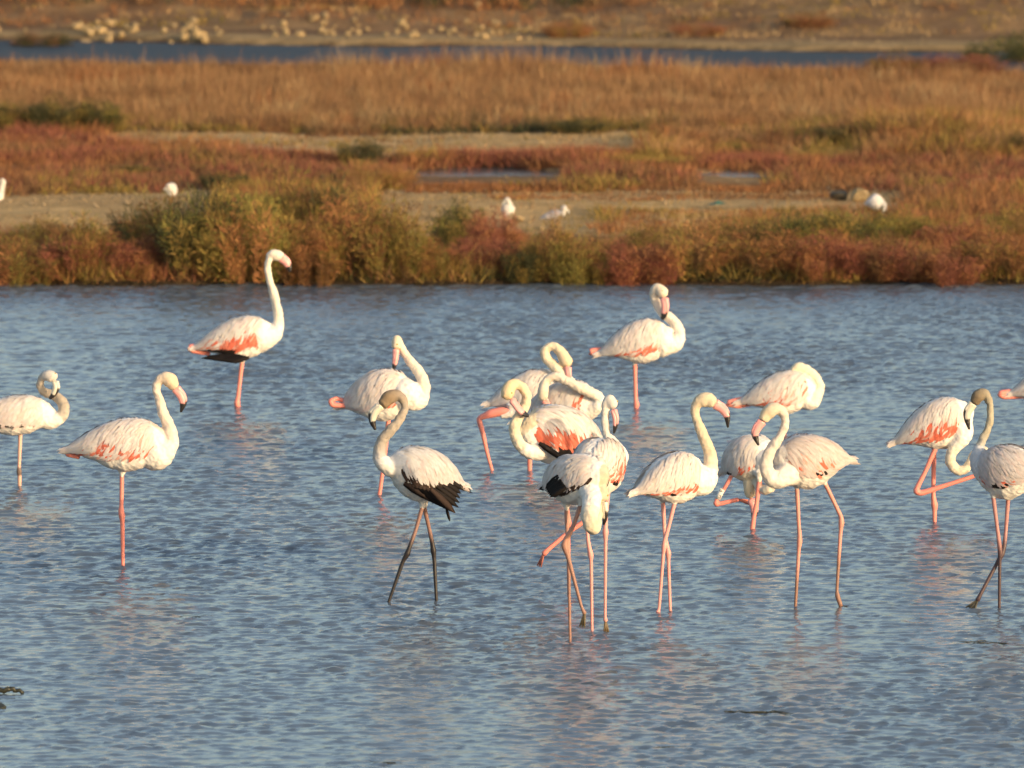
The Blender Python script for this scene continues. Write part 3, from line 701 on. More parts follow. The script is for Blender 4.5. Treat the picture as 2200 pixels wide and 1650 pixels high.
    f = np.clip((arg - .62) / .3, 0, 1)[:, None] ** 1.3 * on[:, None]; C = C * (1 - f) + np.array(headcol) * f
    C = C * (.94 + .12 * vnoise(co[:, 0] * 1.3 + co[:, 1], co[:, 2] + co[:, 1] * .6, seed + 70, .02))[:, None]
    nr = np.empty(n * 3, np.float32); me.vertices.foreach_get('normal', nr); nr = nr.reshape(-1, 3)
    ruf = vnoise(co[:, 0] + co[:, 1] * .7, co[:, 2] + co[:, 1] * .5, seed, .028) + .6 * vnoise(co[:, 0] - co[:, 1] * .6, co[:, 2], seed + 3, .013) - .8
    co2 = co + nr * (ruf * .0075 * (.4 + .6 * (arg < .8)))[:, None]; me.vertices.foreach_set('co', co2.astype(np.float32).ravel()); me.update()
    set_col(me, np.clip(C, 0, .95)); obj('body', me, M_DOWN, root)
    hd = bP[0] - hP[0]; hd /= np.linalg.norm(hd); axis = np.cross(hd, nP[-2] - bP[-1]);
    axis = axis / (np.linalg.norm(axis) + 1e-9)
    if np.linalg.norm(np.cross(hd, nP[-2] - bP[-1])) < 1e-4: axis = np.array([0, 1.0, 0])
    # bill: deep lower half and narrower upper half along the outer curve
    bs = spline(np.column_stack([bP, bR]), 22); s = np.linspace(0, 1, 22)
    out = (bP[1] + bP[2]) / 2 - (bP[0] + bP[-1]) / 2
    if np.linalg.norm(out) < .004: out = np.cross(axis, bP[-1] - bP[0])
    out /= np.linalg.norm(out); pc, tc = (np.array(c) for c in BILLS[billc])
    def shade(k, c0): 
        m = np.clip((s - c0) / .05, 0, 1)[:, None]; c = pc * (1 - m) + tc * m; return np.vstack([np.repeat(c, k, 0), c[:1], c[-1:]])
    v, q, t = tube(bs[:, :3] - out * bs[:, 3:] * .15, bs[:, 3] * .90, 12, (axis, .72)); obj('lower_bill', mesh_np('lower_bill', v, q, t, shade(12, .66)), M_BILL, root)
    ur = bs[:, 3] * np.interp(s, [0, .2, .7, 1], [.75, .55, .5, .8])
    v, q, t = tube(bs[:, :3] + out * bs[:, 3:] * np.interp(s, [0, .3, .8, 1], [.35, .55, .5, .1])[:, None], ur, 10, (axis, .9))
    obj('upper_bill', mesh_np('upper_bill', v, q, t, shade(10, .60 if billc == 'pink' else .35)), M_BILL, root)
    if eye:
        for sd in (-1, 1):
            c = hP[-1] * .7 + hP[-2 if len(hP) > 2 else -1] * .3 + axis * sd * hR[-1] * .86 + out * hR[-1] * .15
            v, q, t = tube(np.array([c - axis * .004, c, c + axis * .004]), np.array([.004, .0062, .004]) * scale, 8); obj('eye', mesh_np('eye', v, q, t), M_EYE, root)
    if wing:
        def basecol(t, th, r):
            c = (WHITE * (1 - pink * .5) + PINK * pink * .5) * np.array(tone)
            for (a, b, h0, h1, k) in coral:
                if a - .1 <= t <= b + .08 and h0 - 34 <= th <= h1 and r.random() < .45 * k: c = np.array([.78, .42, .33]) * (.9 + .2 * r.random())
            if r.random() < .25 + pink * .3: c = c * .6 + PINK * .4
            for (a, b, h0, h1, k) in coral:
                if a <= t <= b and h0 - 12 <= th <= h1 and r.random() < k: c = CORAL * (.8 + .3 * r.random()) + np.array([.0, .10, .08]) * r.random() ** 2
            for (a, b, h0, h1, k, dc) in dz:
                if a <= t <= b and h0 <= th <= h1 and r.random() < k: c = np.array(dc) * (.7 + .6 * r.random())
            return c
        def topcol(t, th, r):
            c = WHITE * np.array(tone) * (.93 + .09 * r.random()); u = r.random()
            if u < .2: c = c * .75 + PINK * .25
            elif u < .4: c = c * np.array([.97, .94, .88])
            return c * (1 - .32 * pink) + PINK * .32 * pink
        for sd in (-1, 1):
            rows = []
            for (a, b, h0, h1, nn, LL, dc) in dark:
                rows.append((a, b, h0, h1, nn, LL, .026, 18, .003, .004, (lambda t, th, r, dc=dc: np.array(dc) * (.7 + .6 * r.random()))))
            rows += [(.16, .90, 84, 106, 84, .085, .022, 34, .003, .003, basecol),
                     (.20, .90, 62, 86, 84, .09, .022, 40, .005, .003, basecol if (coral and min(c[2] for c in coral) < 80) or dz else topcol),
                     (.24, .90, 34, 66, 90, .11, .020, 46, .007, .004, topcol),
                     (.24, .90, 4, 42, 80, .12, .020, 44, .009, .005, topcol),
                     (.08, .40, 4, 92, 74, .115, .022, 24, .006, .006, topcol if not dz else basecol)]
            V, Q, T, C = feathers(bd, sd, rows, seed * 10 + sd)
            o = obj('wing', mesh_np('wing', V, Q, T, C), M_FEATHER, root); o['kind'] = 'stuff'
        tf = tailcol if tailcol is not None else WHITE
        V, Q, T, C = feathers(bd, 1, [(.04, .14, -90, 90, 18, .075, .02, 0, .002, .003, lambda t, th, r: tf)], seed + 99)
        o = obj('tail', mesh_np('tail', V, Q, T, C), M_FEATHER, root); o['kind'] = 'stuff'
    for (r0, r1, t0, t1, nf, wpx, fc) in flight:
        for k in range(nf):
            u = k / max(1, nf - 1); f0 = np.array(r0) * (1 - u) + np.array(r1) * u; f1 = np.array(t0) * (1 - u) + np.array(t1) * u
            A_ = at(f0[0], f0[1], Y + f0[2] - .004 * k); B_ = at(f1[0], f1[1], Y + f1[2] - .004 * k); D_ = B_ - A_; W_ = np.cross(D_, [0, 1, 0]); W_ /= np.linalg.norm(W_); ww = wpx / S / 2
            sv = np.array([0, .35, .75, 1]); wv = np.array([.6, 1, .9, .12]) * ww; c_ = A_ + np.outer(sv, D_); c_[1:3, 1] -= .008
            V = np.vstack([c_ - W_ * wv[:, None], c_ + np.array([0, -.004, 0]), c_ + W_ * wv[:, None], c_ + np.array([0, .003, 0])])
            Q = [(a * 4 + i, b * 4 + i, b * 4 + i + 1, a * 4 + i + 1) for a, b in ((0, 1), (1, 2), (2, 3), (3, 0)) for i in range(3)]
            obj('flight_feather', mesh_np('flight_feather', V, Q, None, np.tile(np.array(fc) * (.8 + .5 * ((k * .37) % 1)), (16, 1))), M_FEATHER, root)
    for lg in legs:
        pts = list(lg['p']); c0, c1 = (np.array(c) for c in LEGS[lg.get('c', legc)])
        P = np.array([at(p[0], p[1], Y + p[2]) for p in pts]); R = np.array([p[3] for p in pts]) / S
        if lg.get('down', True):
            e = P[-1]; d = e - P[-2]; d /= np.linalg.norm(d); dz = max(.02, e[2] - (zb if water else height(np.array([e[0]]), np.array([e[1]]))[0]))
            P = np.vstack([P, e + d * dz / max(.3, -d[2])]); R = np.append(R, R[-1])
        m = 40; sL = np.concatenate([[0], np.cumsum(np.linalg.norm(np.diff(P, axis=0), axis=1))]); u = np.linspace(0, sL[-1], m)
        u = np.unique(np.concatenate([u, sL])); PP = np.stack([np.interp(u, sL, P[:, i]) for i in range(3)], 1)
        # soften the joints a little
        for _ in range(2): PP[1:-1] = PP[1:-1] * .5 + (PP[:-2] + PP[2:]) * .25
        RR = np.interp(u, sL, R); v, q, t = tube(PP, RR, 9)
        f = np.clip((u / sL[-1] - lg.get('k', .35)) / .12, 0, 1)[:, None]; c = c0 * (1 - f) + c1 * f
        if 'cuff' in lg:                         # dark ankle band
            i = np.argmin(np.linalg.norm(PP - at(*lg['cuff'], Y), axis=1)); c = c.copy(); c[max(0, i - 2):i + 3] = (.16, .11, .09)
        o = obj('leg', mesh_np('leg', v, q, t, np.vstack([np.repeat(c, 9, 0), c[:1], c[-1:]])), M_LEG, root)
        if 'foot' in lg:
            fp = at(lg['foot'][0], lg['foot'][1], Y + lg['foot'][2]); a0 = P[-1 if not lg.get('down', True) else -2]
            web_foot(a0, fp - a0, root, lg.get('footcol', (.16, .12, .05)), S, o)
        if 'ring' in lg:
            a, b = (at(x, y, Y + lg['p'][0][2] * .5 + lg['p'][1][2] * .5) for x, y in lg['ring'])
            ringL = np.linalg.norm(b - a); rr_ = 6.2 / S
            pr = np.array([a, a, a + (b - a) * .5, b, b]); v, q, t = tube(np.array([a - (b - a) * .001, a, a + (b - a) * .5, b, b + (b - a) * .001]), np.array([rr_ * .7, rr_, rr_, rr_, rr_ * .7]), 20)
            ro = obj('leg_ring', mesh_np('leg_ring', v, q, t), M_RING, root); ro['label'] = 'white leg ring with dark code letters'
            ax = (b - a) / ringL; vw = np.array([0, -1, .12]); vw = vw - ax * (vw @ ax); vw /= np.linalg.norm(vw); sdv = np.cross(ax, vw)
            cu = bpy.data.curves.new('code', 'FONT'); cu.body = '9IIU'; cu.size = 1.0; cu.align_x = 'CENTER'; tob = bpy.data.objects.new('t', cu); COL.objects.link(tob)
            dg = bpy.context.evaluated_depsgraph_get(); tm = bpy.data.meshes.new_from_object(tob.evaluated_get(dg)); bpy.data.objects.remove(tob)
            nv = len(tm.vertices); tv = np.empty(nv * 3, np.float32); tm.vertices.foreach_get('co', tv); tv = tv.reshape(-1, 3)
            wx = tv[:, 0]; wx = (wx - wx.min()) / (wx.max() - wx.min()); wy = tv[:, 1] - tv[:, 1].mean()
            aa = wy / .7 * 1.5
            W = a + np.outer(.06 + .8 * wx, b - a) + (np.cos(aa)[:, None] * vw + np.sin(aa)[:, None] * sdv) * (rr_ + .0008)
            tm.vertices.foreach_set('co', W.astype(np.float32).ravel()); tm.update(); to2 = obj('ring_code', tm, M_INK, None)
            to2.parent = ro; to2.matrix_parent_inverse = (Matrix.Translation(Vector(root.location)) @ Matrix.Identity(4)).inverted() @ Matrix.Identity(4)
            to2.matrix_parent_inverse = Matrix.Identity(4)
    return root
DK = (.022, .017, .015)
def L_(*p, **k): return dict(p=p, **k)

bird('pale flamingo with dusky neck at the left edge, preening its breast', 1045, [(-85, 905, .0), (120, 884, 0)],
     [(80, 893, 0, 30), (108, 903, 0, 20), (131, 895, 0, 14), (138, 877, .0, 12), (130, 860, .03, 11), (112, 848, .06, 10), (93, 841, .06, 9.5), (86, 826, .04, 8.5), (92, 810, .0, 9)],
     [(102, 807, -.02, 12), (113, 810, -.03, 13)], [(119, 820, -.04, 8), (121, 832, -.05, 7.5), (116, 846, -.05, 6.5), (107, 857, -.05, 3)],
     [L_((44, 922, 0, 5), (42, 980, 0, 4), (41, 1003, 0, 4), (41, 1012, 0, 5.8), (42, 1024, 0, 4.6), (42, 1045, 0, 4), cuff=(41, 1012)),
      L_((30, 912, .1, 5), (-60, 912, .1, 4.5), (-110, 915, .1, 6), (-60, 920, .1, 4), fold=1, down=False, c='coral')], 42,
     dark=[(.30, .75, 104, 112, 8, .07, BROWN)], pink=.35, neckcol=(0.409, 0.350, 0.276), headcol=(0.565, 0.524, 0.477), billc='pale', legc='pale', seed=1, h=.9, hb=.75)
bird('flamingo on one leg at left, neck raised and pink bill hanging', 1215, [(142, 967, 0), (362, 940, 0)],
     [(330, 972, 0, 42), (352, 968, 0, 28), (368, 946, 0, 17), (362, 915, 0, 13.5), (350, 885, 0, 11.5), (341, 855, 0, 9.8), (336, 833, 0, 9.2), (342, 817, 0, 10.5)],
     [(354, 812, 0, 14), (366, 818, 0, 16), (373, 828, 0, 12.5)], [(378, 835, 0, 10), (389, 849, 0, 9.5), (394, 865, 0, 8), (389, 885, 0, 2.5)],
     [L_((262, 1016, 0, 5), (261, 1085, 0, 4.6), (260, 1098, 0, 6.5), (262, 1108, 0, 7), (263, 1122, 0, 5), (264, 1215, 0, 4), c='coral'),
      L_((235, 985, .03, 6), (170, 972, .02, 6), (146, 967, .0, 8), (146, 975, 0, 7), (170, 982, .02, 5), fold=1, down=False, c='coral')], 264,
     coral=[(.14, .55, 76, 115, .5), (.60, .9, 90, 106, .3)], pink=.35, neckcol=(0.701, 0.592, 0.486), headcol=(0.650, 0.508, 0.353), seed=2)
bird('tallest flamingo, neck stretched up against the shore, coral wing edge', 875, [(418, 747, 0), (592, 708, 0)],
     [(553, 722, 0, 40), (583, 716, 0, 25), (597, 698, 0, 13.5), (597, 670, 0, 10.5), (589, 635, 0, 9.3), (580, 605, 0, 8), (575, 580, 0, 7.2), (577, 561, 0, 8)],
     [(585, 548, 0, 11), (595, 549, 0, 12.5), (601, 551, 0, 11)], [(605, 554, 0, 10), (614, 561, 0, 9), (620, 571, 0, 7), (623, 583, 0, 3)],
     [L_((520, 778, 0, 5), (514, 830, 0, 4.5), (511, 855, 0, 5), (509, 866, 0, 7), (511, 875, 0, 6), c='coral'),
      L_((455, 752, .02, 6), (425, 746, .0, 7), (409, 747, .0, 8.5), (413, 752, 0, 7), (450, 760, .03, 5), fold=1, down=False, c='coral')], 510,
     coral=[(.42, .99, 78, 118, .95), (.25, .45, 85, 112, .4)], dz=[(.16, .45, 101, 130, 1, DK)], dark=[(.20, .55, 106, 118, 30, .11, DK)], pink=.2, neckcol=(0.719, 0.643, 0.530), headcol=(0.719, 0.643, 0.530), seed=3, hb=.95, flight=[((505, 762, -.13), (535, 768, -.13), (432, 770, -.07), (495, 779, -.12), 6, 11, DK)])
bird('flamingo preening its back behind the brown headed juvenile', 1065, [(738, 872, .08), (893, 838, -.1)],
     [(868, 848, -.1, 38), (896, 860, -.1, 23), (909, 848, -.1, 14.5), (911, 825, -.08, 13), (900, 800, -.05, 12), (882, 778, -.02, 10.5), (868, 757, 0, 9), (859, 738, .0, 8.5)],
     [(853, 729, -.01, 9.5), (852, 741, -.03, 11.5)], [(851, 753, -.04, 9), (850, 768, -.05, 7.6), (848, 782, -.05, 6.2), (846, 791, -.05, 4)],
     [L_((836, 888, 0, 5.5), (832, 930, 0, 5), (826, 985, 0, 4.6), (815, 1065, 0, 4.2), c='coral'),
      L_((770, 868, .05, 5), (722, 856, .03, 5), (710, 862, 0, 6), (714, 870, 0, 6), (750, 872, .02, 5), fold=1, down=False, c='coral')], 815,
     coral=[(.75, .98, 95, 112, .5)], pink=.5, neckcol=(0.719, 0.627, 0.512), headcol=(0.701, 0.592, 0.424), seed=4, h=1.25, hb=.9, w=1.1, g=.75)
bird('juvenile flamingo with brown head and black lower wing, striding left', 1290, [(990, 1042, .13), (833, 988, -.1)],
     [(870, 1000, .02, 34), (842, 1004, -.08, 22), (819, 990, -.13, 16), (815, 968, -.13, 13), (824, 943, -.13, 12), (842, 921, -.13, 11.5), (858, 902, -.12, 10), (868, 884, -.11, 8.5), (869, 867, -.1, 8.5), (860, 853, -.1, 11)],
     [(848, 850, -.1, 14), (834, 856, -.11, 15.5), (826, 865, -.12, 13)], [(817, 873, -.13, 11.5), (804, 887, -.13, 11), (800, 904, -.13, 8), (806, 923, -.13, 3)],
     [L_((909, 1083, -.02, 5), (893, 1140, -.05, 4.2), (879, 1178, -.08, 5), (875, 1190, -.08, 6.5), (866, 1205, -.08, 4.5), (837, 1288, -.1, 3.4), k=.25),
      L_((910, 1083, .02, 5), (922, 1135, .04, 4.2), (929, 1168, .05, 5), (931, 1182, .05, 6.5), (933, 1200, .05, 4.5), (938, 1295, .02, 3.4), k=.25)], 890,
     dz=[(.0, .55, 88, 130, 1, BROWN), (.55, .92, 97, 130, 1, BROWN), (.10, .2, 55, 88, .7, DK)], dark=[(.20, .55, 104, 122, 40, .15, BROWN), (.10, .3, 96, 112, 16, .16, DK)], pink=.15, neckcol=(.37, .32, .26), headcol=(0.233, 0.170, 0.106), billc='pale', legc='dark', seed=5, h=.95, g=.72, tone=(.85, .88, .92), bodycol=(.62, .61, .60),
     flight=[((868, 1038, -.14), (925, 1052, -.13), (925, 1072, -.13), (978, 1102, -.05), 8, 17, BROWN), ((930, 1050, -.12), (960, 1030, -.02), (985, 1090, -.05), (992, 1050, .05), 5, 13, DK), ((958, 1092, -.06), (960, 1092, -.06), (966, 1120, -.05), (967, 1120, -.05), 2, 5, DK)])
bird('rear flamingo of the huddle, neck looped and one leg bent', 1010, [(1050, 868, .05), (1225, 838, .05)],
     [(1195, 850, .0, 40), (1217, 828, -.04, 22), (1207, 806, -.07, 14), (1193, 789, -.06, 11.5), (1176, 773, -.04, 11), (1170, 757, -.04, 10), (1178, 746, -.04, 10), (1192, 745, -.05, 10), (1204, 755, -.06, 11)],
     [(1211, 766, -.07, 13), (1217, 778, -.08, 14)], [(1219, 790, -.09, 10), (1220, 803, -.1, 9), (1221, 816, -.1, 7), (1218, 828, -.1, 3)],
     [L_((1100, 885, -.06, 7), (1078, 884, -.06, 10), (1056, 888, -.06, 10), (1040, 894, -.06, 7), (1028, 899, -.06, 6), (1037, 930, -.06, 5.2), (1047, 975, -.06, 4), (1057, 1010, -.06, 3.4), c='coral'),
      L_((1145, 885, 0, 5.5), (1138, 980, 0, 5.5), (1138, 1012, 0, 5), c='coral')], 1100,
     coral=[(.3, .6, 92, 112, .3)], pink=.3, neckcol=(0.719, 0.609, 0.442), headcol=(0.701, 0.558, 0.371), seed=6, h=1.22, hb=.8, extra=[[(1170, 868, -.02, 18), (1140, 874, -.05, 16), (1108, 884, -.06, 12), (1076, 893, -.06, 7)]])
bird('sleeping flamingo in the huddle, neck laid back across its wing', 1035, [(1110, 905, .1), (1290, 852, -.1)],
     [(1258, 872, -.08, 36), (1282, 868, -.14, 18), (1285, 853, -.17, 12.5), (1265, 842, -.2, 11.5), (1243, 832, -.21, 11), (1218, 819, -.2, 10.5), (1197, 809, -.19, 10), (1180, 812, -.18, 10), (1170, 825, -.18, 10.5)],
     [(1167, 838, -.18, 12), (1166, 850, -.17, 12)], [(1170, 860, -.15, 8), (1175, 868, -.13, 7), (1181, 874, -.11, 5), (1187, 880, -.09, 3)],
     [L_((1195, 905, 0, 5), (1195, 970, 0, 5), (1195, 1035, 0, 4), c='coral')], 1195,
     coral=[(.45, .68, 88, 112, .7), (.80, .98, 75, 118, .9)], pink=.2, neckcol=(0.719, 0.627, 0.512), headcol=(0.701, 0.609, 0.477), seed=7, h=1.15)
bird('coral and black winged flamingo in the huddle, preening with curled neck', 1270, [(1292, 958, .22), (1112, 922, -.12)],
     [(1180, 955, -.02, 30), (1148, 972, -.14, 18), (1122, 960, -.2, 14), (1108, 938, -.22, 12.5), (1106, 915, -.22, 12), (1115, 895, -.2, 11.5), (1127, 873, -.18, 11), (1131, 850, -.18, 11), (1122, 832, -.19, 11), (1107, 825, -.2, 12)],
     [(1096, 831, -.22, 14), (1090, 846, -.24, 15.5)], [(1100, 860, -.25, 9.5), (1111, 875, -.26, 9.5), (1123, 887, -.26, 8), (1135, 894, -.24, 4)],
     [L_((1205, 985, .02, 5), (1217, 1085, .02, 4.8), (1219, 1110, .02, 6.5), (1221, 1122, .02, 7.5), (1221, 1140, .02, 4.6), (1222, 1270, .02, 3.6), c='coral'),
      L_((1235, 990, .0, 5), (1258, 1080, .0, 4.6), (1268, 1108, 0, 7), (1258, 1118, 0, 5.5), (1215, 1148, -.02, 4.6), (1178, 1180, -.04, 5.2), (1168, 1190, -.04, 6.5), down=False, c='coral', foot=(1152, 1234, -.05), footcol=(.32, .10, .07))], 1222,
     coral=[(.30, 1.0, 82, 118, .95)], dz=[(.30, .72, 101, 130, 1, DK)], dark=[(.30, .75, 106, 122, 44, .12, DK)], pink=.1, neckcol=(0.684, 0.576, 0.407), headcol=(0.684, 0.524, 0.318), seed=8, h=1.28, hb=.95, g=.7, w=1.1, flight=[((1158, 952, -.17), (1172, 962, -.17), (1196, 976, -.13), (1225, 995, -.08), 6, 13, DK)])
bird('flamingo with raised head preening its neck, right of the huddle', 878, [(1288, 760, 0), (1446, 716, 0)],
     [(1422, 734, 0, 38), (1449, 736, 0, 21), (1460, 717, 0, 13), (1453, 699, 0, 11.5), (1440, 684, .02, 11), (1424, 671, .03, 10.5), (1411, 654, .04, 10), (1405, 636, .03, 9.5), (1408, 622, .01, 10)],
     [(1414, 619, 0, 10.5), (1423, 628, -.02, 13.5)], [(1427, 642, -.04, 9), (1429, 656, -.05, 8.5), (1428, 672, -.05, 7.5), (1423, 686, -.05, 4)],
     [L_((1364, 778, 0, 5), (1365, 830, 0, 4.2), (1366, 860, 0, 4.6), (1368, 869, 0, 6.5), (1366, 878, 0, 5), c='coral'),
      L_((1320, 757, .04, 6), (1285, 752, .02, 6.5), (1268, 756, .01, 7.5), (1285, 762, .02, 6), fold=1, down=False, c='coral')], 1366,
     coral=[(.28, .46, 88, 112, .55), (.55, .98, 92, 114, .5)], pink=.3, neckcol=(0.719, 0.643, 0.547), headcol=(0.701, 0.592, 0.459), seed=9, h=1.1, hb=.9)
bird('flamingo facing away right with drooping bill, behind the front juvenile', 1357, [(1256, 1008, -.22), (1322, 988, .22)],
     [(1318, 985, .18, 35), (1314, 958, .26, 19), (1304, 935, .28, 10.5), (1300, 910, .28, 9.3), (1300, 885, .28, 9.3), (1303, 867, .28, 10.5)],
     [(1309, 859, .28, 12), (1315, 867, .27, 13)], [(1318, 882, .26, 8.8), (1322, 898, .25, 8.2), (1322, 913, .25, 6.6), (1319, 931, .25, 2.5)],
     [L_((1264, 1038, 0, 5), (1262, 1150, 0, 4), (1266, 1178, 0, 5), (1269, 1190, 0, 6.5), (1270, 1208, 0, 4), (1272, 1357, 0, 3.1)),
      L_((1308, 1040, 0, 5), (1302, 1110, 0, 4), (1301, 1130, 0, 5), (1301, 1143, 0, 6.8), (1301, 1162, 0, 4), (1300, 1322, 0, 3.1), (1301, 1334, 0, 5), down=False, foot=(1303, 1364, .0), footcol=(.13, .09, .045))], 1285,
     coral=[(.30, .85, 55, 118, .75)], dark=[(.4, .52, 112, 120, 6, .05, DK)], pink=.2, neckcol=(0.684, 0.627, 0.547), headcol=(0.633, 0.592, 0.530), seed=10, h=1.02, g=.6)
bird('front flamingo with dark ragged wing patches, neck hanging in a loop', 1380, [(1180, 1043, .2), (1303, 1016, -.2)],
     [(1250, 1032, -.02, 30), (1270, 1066, -.2, 21), (1268, 1100, -.3, 20), (1268, 1126, -.3, 17), (1277, 1136, -.26, 13), (1283, 1120, -.22, 11), (1285, 1090, -.18, 10), (1286, 1062, -.15, 10), (1290, 1048, -.15, 10.5)],
     [(1295, 1053, -.16, 11.5), (1296, 1066, -.17, 11.5)], [(1298, 1080, -.18, 9), (1300, 1096, -.19, 8.5), (1300, 1112, -.19, 7), (1297, 1127, -.18, 3)],
     [L_((1217, 1086, .05, 5), (1220, 1180, .05, 4), (1222, 1196, .05, 4.8), (1223, 1280, .05, 3.4), (1225, 1380, .05, 3.0)),
      L_((1250, 1078, -.1, 5.5), (1232, 1130, -.1, 4.6), (1216, 1160, -.1, 7), (1212, 1172, -.1, 7.5), (1220, 1195, -.1, 5), (1250, 1306, -.1, 3.2), (1256, 1318, -.1, 5), down=False, foot=(1245, 1376, -.1), footcol=(.13, .095, .045))], 1230,
     dz=[(.0, .26, 62, 108, .95, DK), (.42, .90, 96, 108, .85, BROWN)], dark=[(.08, .24, 70, 100, 22, .10, DK)], pink=.4, neckcol=(0.616, 0.542, 0.407), headcol=(0.530, 0.457, 0.336), billc='pale', legc='brown', seed=11, h=.96, hb=.82, g=.62, flight=[((1200, 1022, -.09), (1216, 1046, -.12), (1172, 1050, .0), (1182, 1068, -.05), 6, 14, DK)])
bird('flamingo with stained upper neck facing right, legs crossed', 1315, [(1364, 1057, -.12), (1512, 1006, .12)],
     [(1488, 1030, .05, 40), (1513, 1034, .1, 28), (1525, 1010, .12, 18), (1526, 985, .12, 15), (1519, 955, .12, 13), (1506, 925, .12, 11.5), (1496, 897, .12, 9.6), (1493, 878, .12, 9.6), (1500, 865, .12, 12.5)],
     [(1509, 860, .12, 16), (1521, 859, .12, 16.5), (1530, 864, .11, 13.5)], [(1537, 868, .11, 11), (1551, 877, .11, 10), (1562, 893, .1, 8), (1564, 918, .1, 2.5)],
     [L_((1424, 1073, .04, 5), (1428, 1150, .04, 4), (1434, 1178, .04, 5), (1436, 1188, .04, 6.5), (1436, 1205, .04, 4), (1440, 1310, .04, 3.3)),
      L_((1451, 1073, -.04, 5), (1437, 1130, -.04, 4.2), (1428, 1162, -.04, 5), (1427, 1174, -.04, 6), (1425, 1190, -.04, 4), (1416, 1308, -.04, 3.4), (1413, 1317, -.04, 5.5))], 1428,
     coral=[(.18, .60, 84, 114, .6), (.64, .97, 86, 112, .75)], dark=[(.16, .22, 108, 114, 3, .06, DK), (.42, .47, 110, 114, 2, .04, DK)], pink=.35, neckcol=(0.599, 0.491, 0.353), headcol=(0.616, 0.524, 0.371), seed=12, h=1.0, hb=.85, g=.85)
bird('feeding flamingo with a white leg ring, head lowered between others', 1132, [(1560, 1010, .12), (1662, 962, -.12)],
     [(1645, 990, -.1, 34), (1660, 1012, -.15, 20), (1660, 1038, -.17, 13), (1648, 1052, -.17, 11), (1634, 1048, -.13, 10), (1624, 1030, -.08, 10), (1614, 1022, -.06, 10.5), (1608, 1034, -.06, 11)],
     [(1609, 1045, -.06, 12), (1611, 1058, -.06, 12)], [(1614, 1074, -.06, 9), (1620, 1088, -.06, 8.5), (1621, 1101, -.06, 7.5), (1618, 1116, -.06, 3.5)],
     [L_((1632, 1028, -.15, 5.5), (1625, 1085, -.15, 5), (1620, 1108, -.15, 5), (1617, 1132, -.15, 5.5), c='coral'),
      L_((1576, 1014, .0, 5), (1556, 1050, .0, 4.2), (1540, 1074, 0, 5), (1538, 1083, 0, 6.5), (1548, 1082, 0, 5), (1586, 1073, 0, 4.5), down=False, c='coral', foot=(1612, 1080, 0), footcol=(.55, .16, .09), ring=[(1552, 1051), (1542, 1072)])], 1617,
     coral=[(.55, .95, 90, 114, .35)], dark=[(.28, .36, 106, 112, 4, .06, BROWN)], pink=.35, neckcol=(0.684, 0.609, 0.477), headcol=(0.633, 0.524, 0.353), seed=13, h=1.0, hb=.85, g=.65)
bird('greyish pink flamingo facing left, stepping with one foot lifted', 1303, [(1822, 988, .12), (1657, 985, -.06)],
     [(1705, 1003, 0, 46), (1685, 1022, -.1, 26), (1662, 1030, -.14, 19), (1648, 1013, -.16, 15.5), (1646, 992, -.16, 14), (1656, 967, -.16, 12.5), (1671, 946, -.16, 11), (1682, 925, -.16, 9.6), (1687, 905, -.16, 9.6), (1682, 888, -.16, 10.5)],
     [(1671, 879, -.16, 13), (1659, 880, -.16, 15.5), (1649, 888, -.16, 15), (1643, 897, -.17, 12)], [(1637, 906, -.17, 10.5), (1627, 919, -.17, 10), (1622, 935, -.17, 8), (1629, 956, -.17, 2.5)],
     [L_((1712, 1042, 0, 5), (1716, 1125, 0, 4.2), (1718, 1150, 0, 5), (1718, 1163, 0, 6.2), (1716, 1182, 0, 4.2), (1709, 1303, 0, 3.4), c='tan', k=.6),
      L_((1770, 1033, .04, 5), (1795, 1085, .05, 4.4), (1807, 1110, .05, 5), (1808, 1122, .05, 6.5), (1806, 1140, .05, 4.4), (1798, 1268, .02, 3.4), (1799, 1280, .02, 5.5), (1807, 1303, .02, 4.5), down=False, c='tan', k=.55, foot=(1838, 1309, -.02), footcol=(.05, .04, .035))], 1750,
     dark=[(.40, .60, 106, 112, 7, .05, DK), (.03, .06, 84, 90, 1, .04, DK)], coral=[(.3, .6, 75, 112, .22), (.82, .97, 85, 108, .25)], pink=.5, neckcol=(0.616, 0.558, 0.477), headcol=(0.599, 0.508, 0.353), legc='tan', seed=14, h=.98, g=.72, tone=(.80, .79, .80), bodycol=(.60, .57, .54))
bird('sleeping flamingo at back right, head tucked on its shoulder', 930, [(1590, 864, .0), (1756, 826, 0)],
     [(1722, 850, 0, 36), (1744, 864, -.03, 18), (1754, 850, -.03, 13), (1761, 832, 0, 11), (1753, 813, .0, 11), (1739, 799, .0, 11), (1725, 791, .0, 11)],
     [(1715, 789, .0, 11), (1707, 793, .0, 9.5)], [(1701, 797, .02, 6), (1695, 801, .03, 5), (1689, 805, .04, 4), (1684, 809, .05, 3)],
     [L_((1690, 880, 0, 5), (1687, 905, 0, 4.5), (1685, 930, 0, 4), c='coral'),
      L_((1640, 852, .04, 6), (1585, 860, .02, 6.5), (1563, 867, .01, 7.5), (1585, 872, .02, 6), (1620, 866, .04, 5), fold=1, down=False, c='coral')], 1685,
     coral=[(.10, .42, 66, 112, .6), (.86, .96, 72, 90, .35), (.42, .7, 95, 112, .4)], pink=.3, neckcol=(0.736, 0.661, 0.512), headcol=(0.736, 0.643, 0.459), seed=15, h=1.0, hb=.9, eye=False)
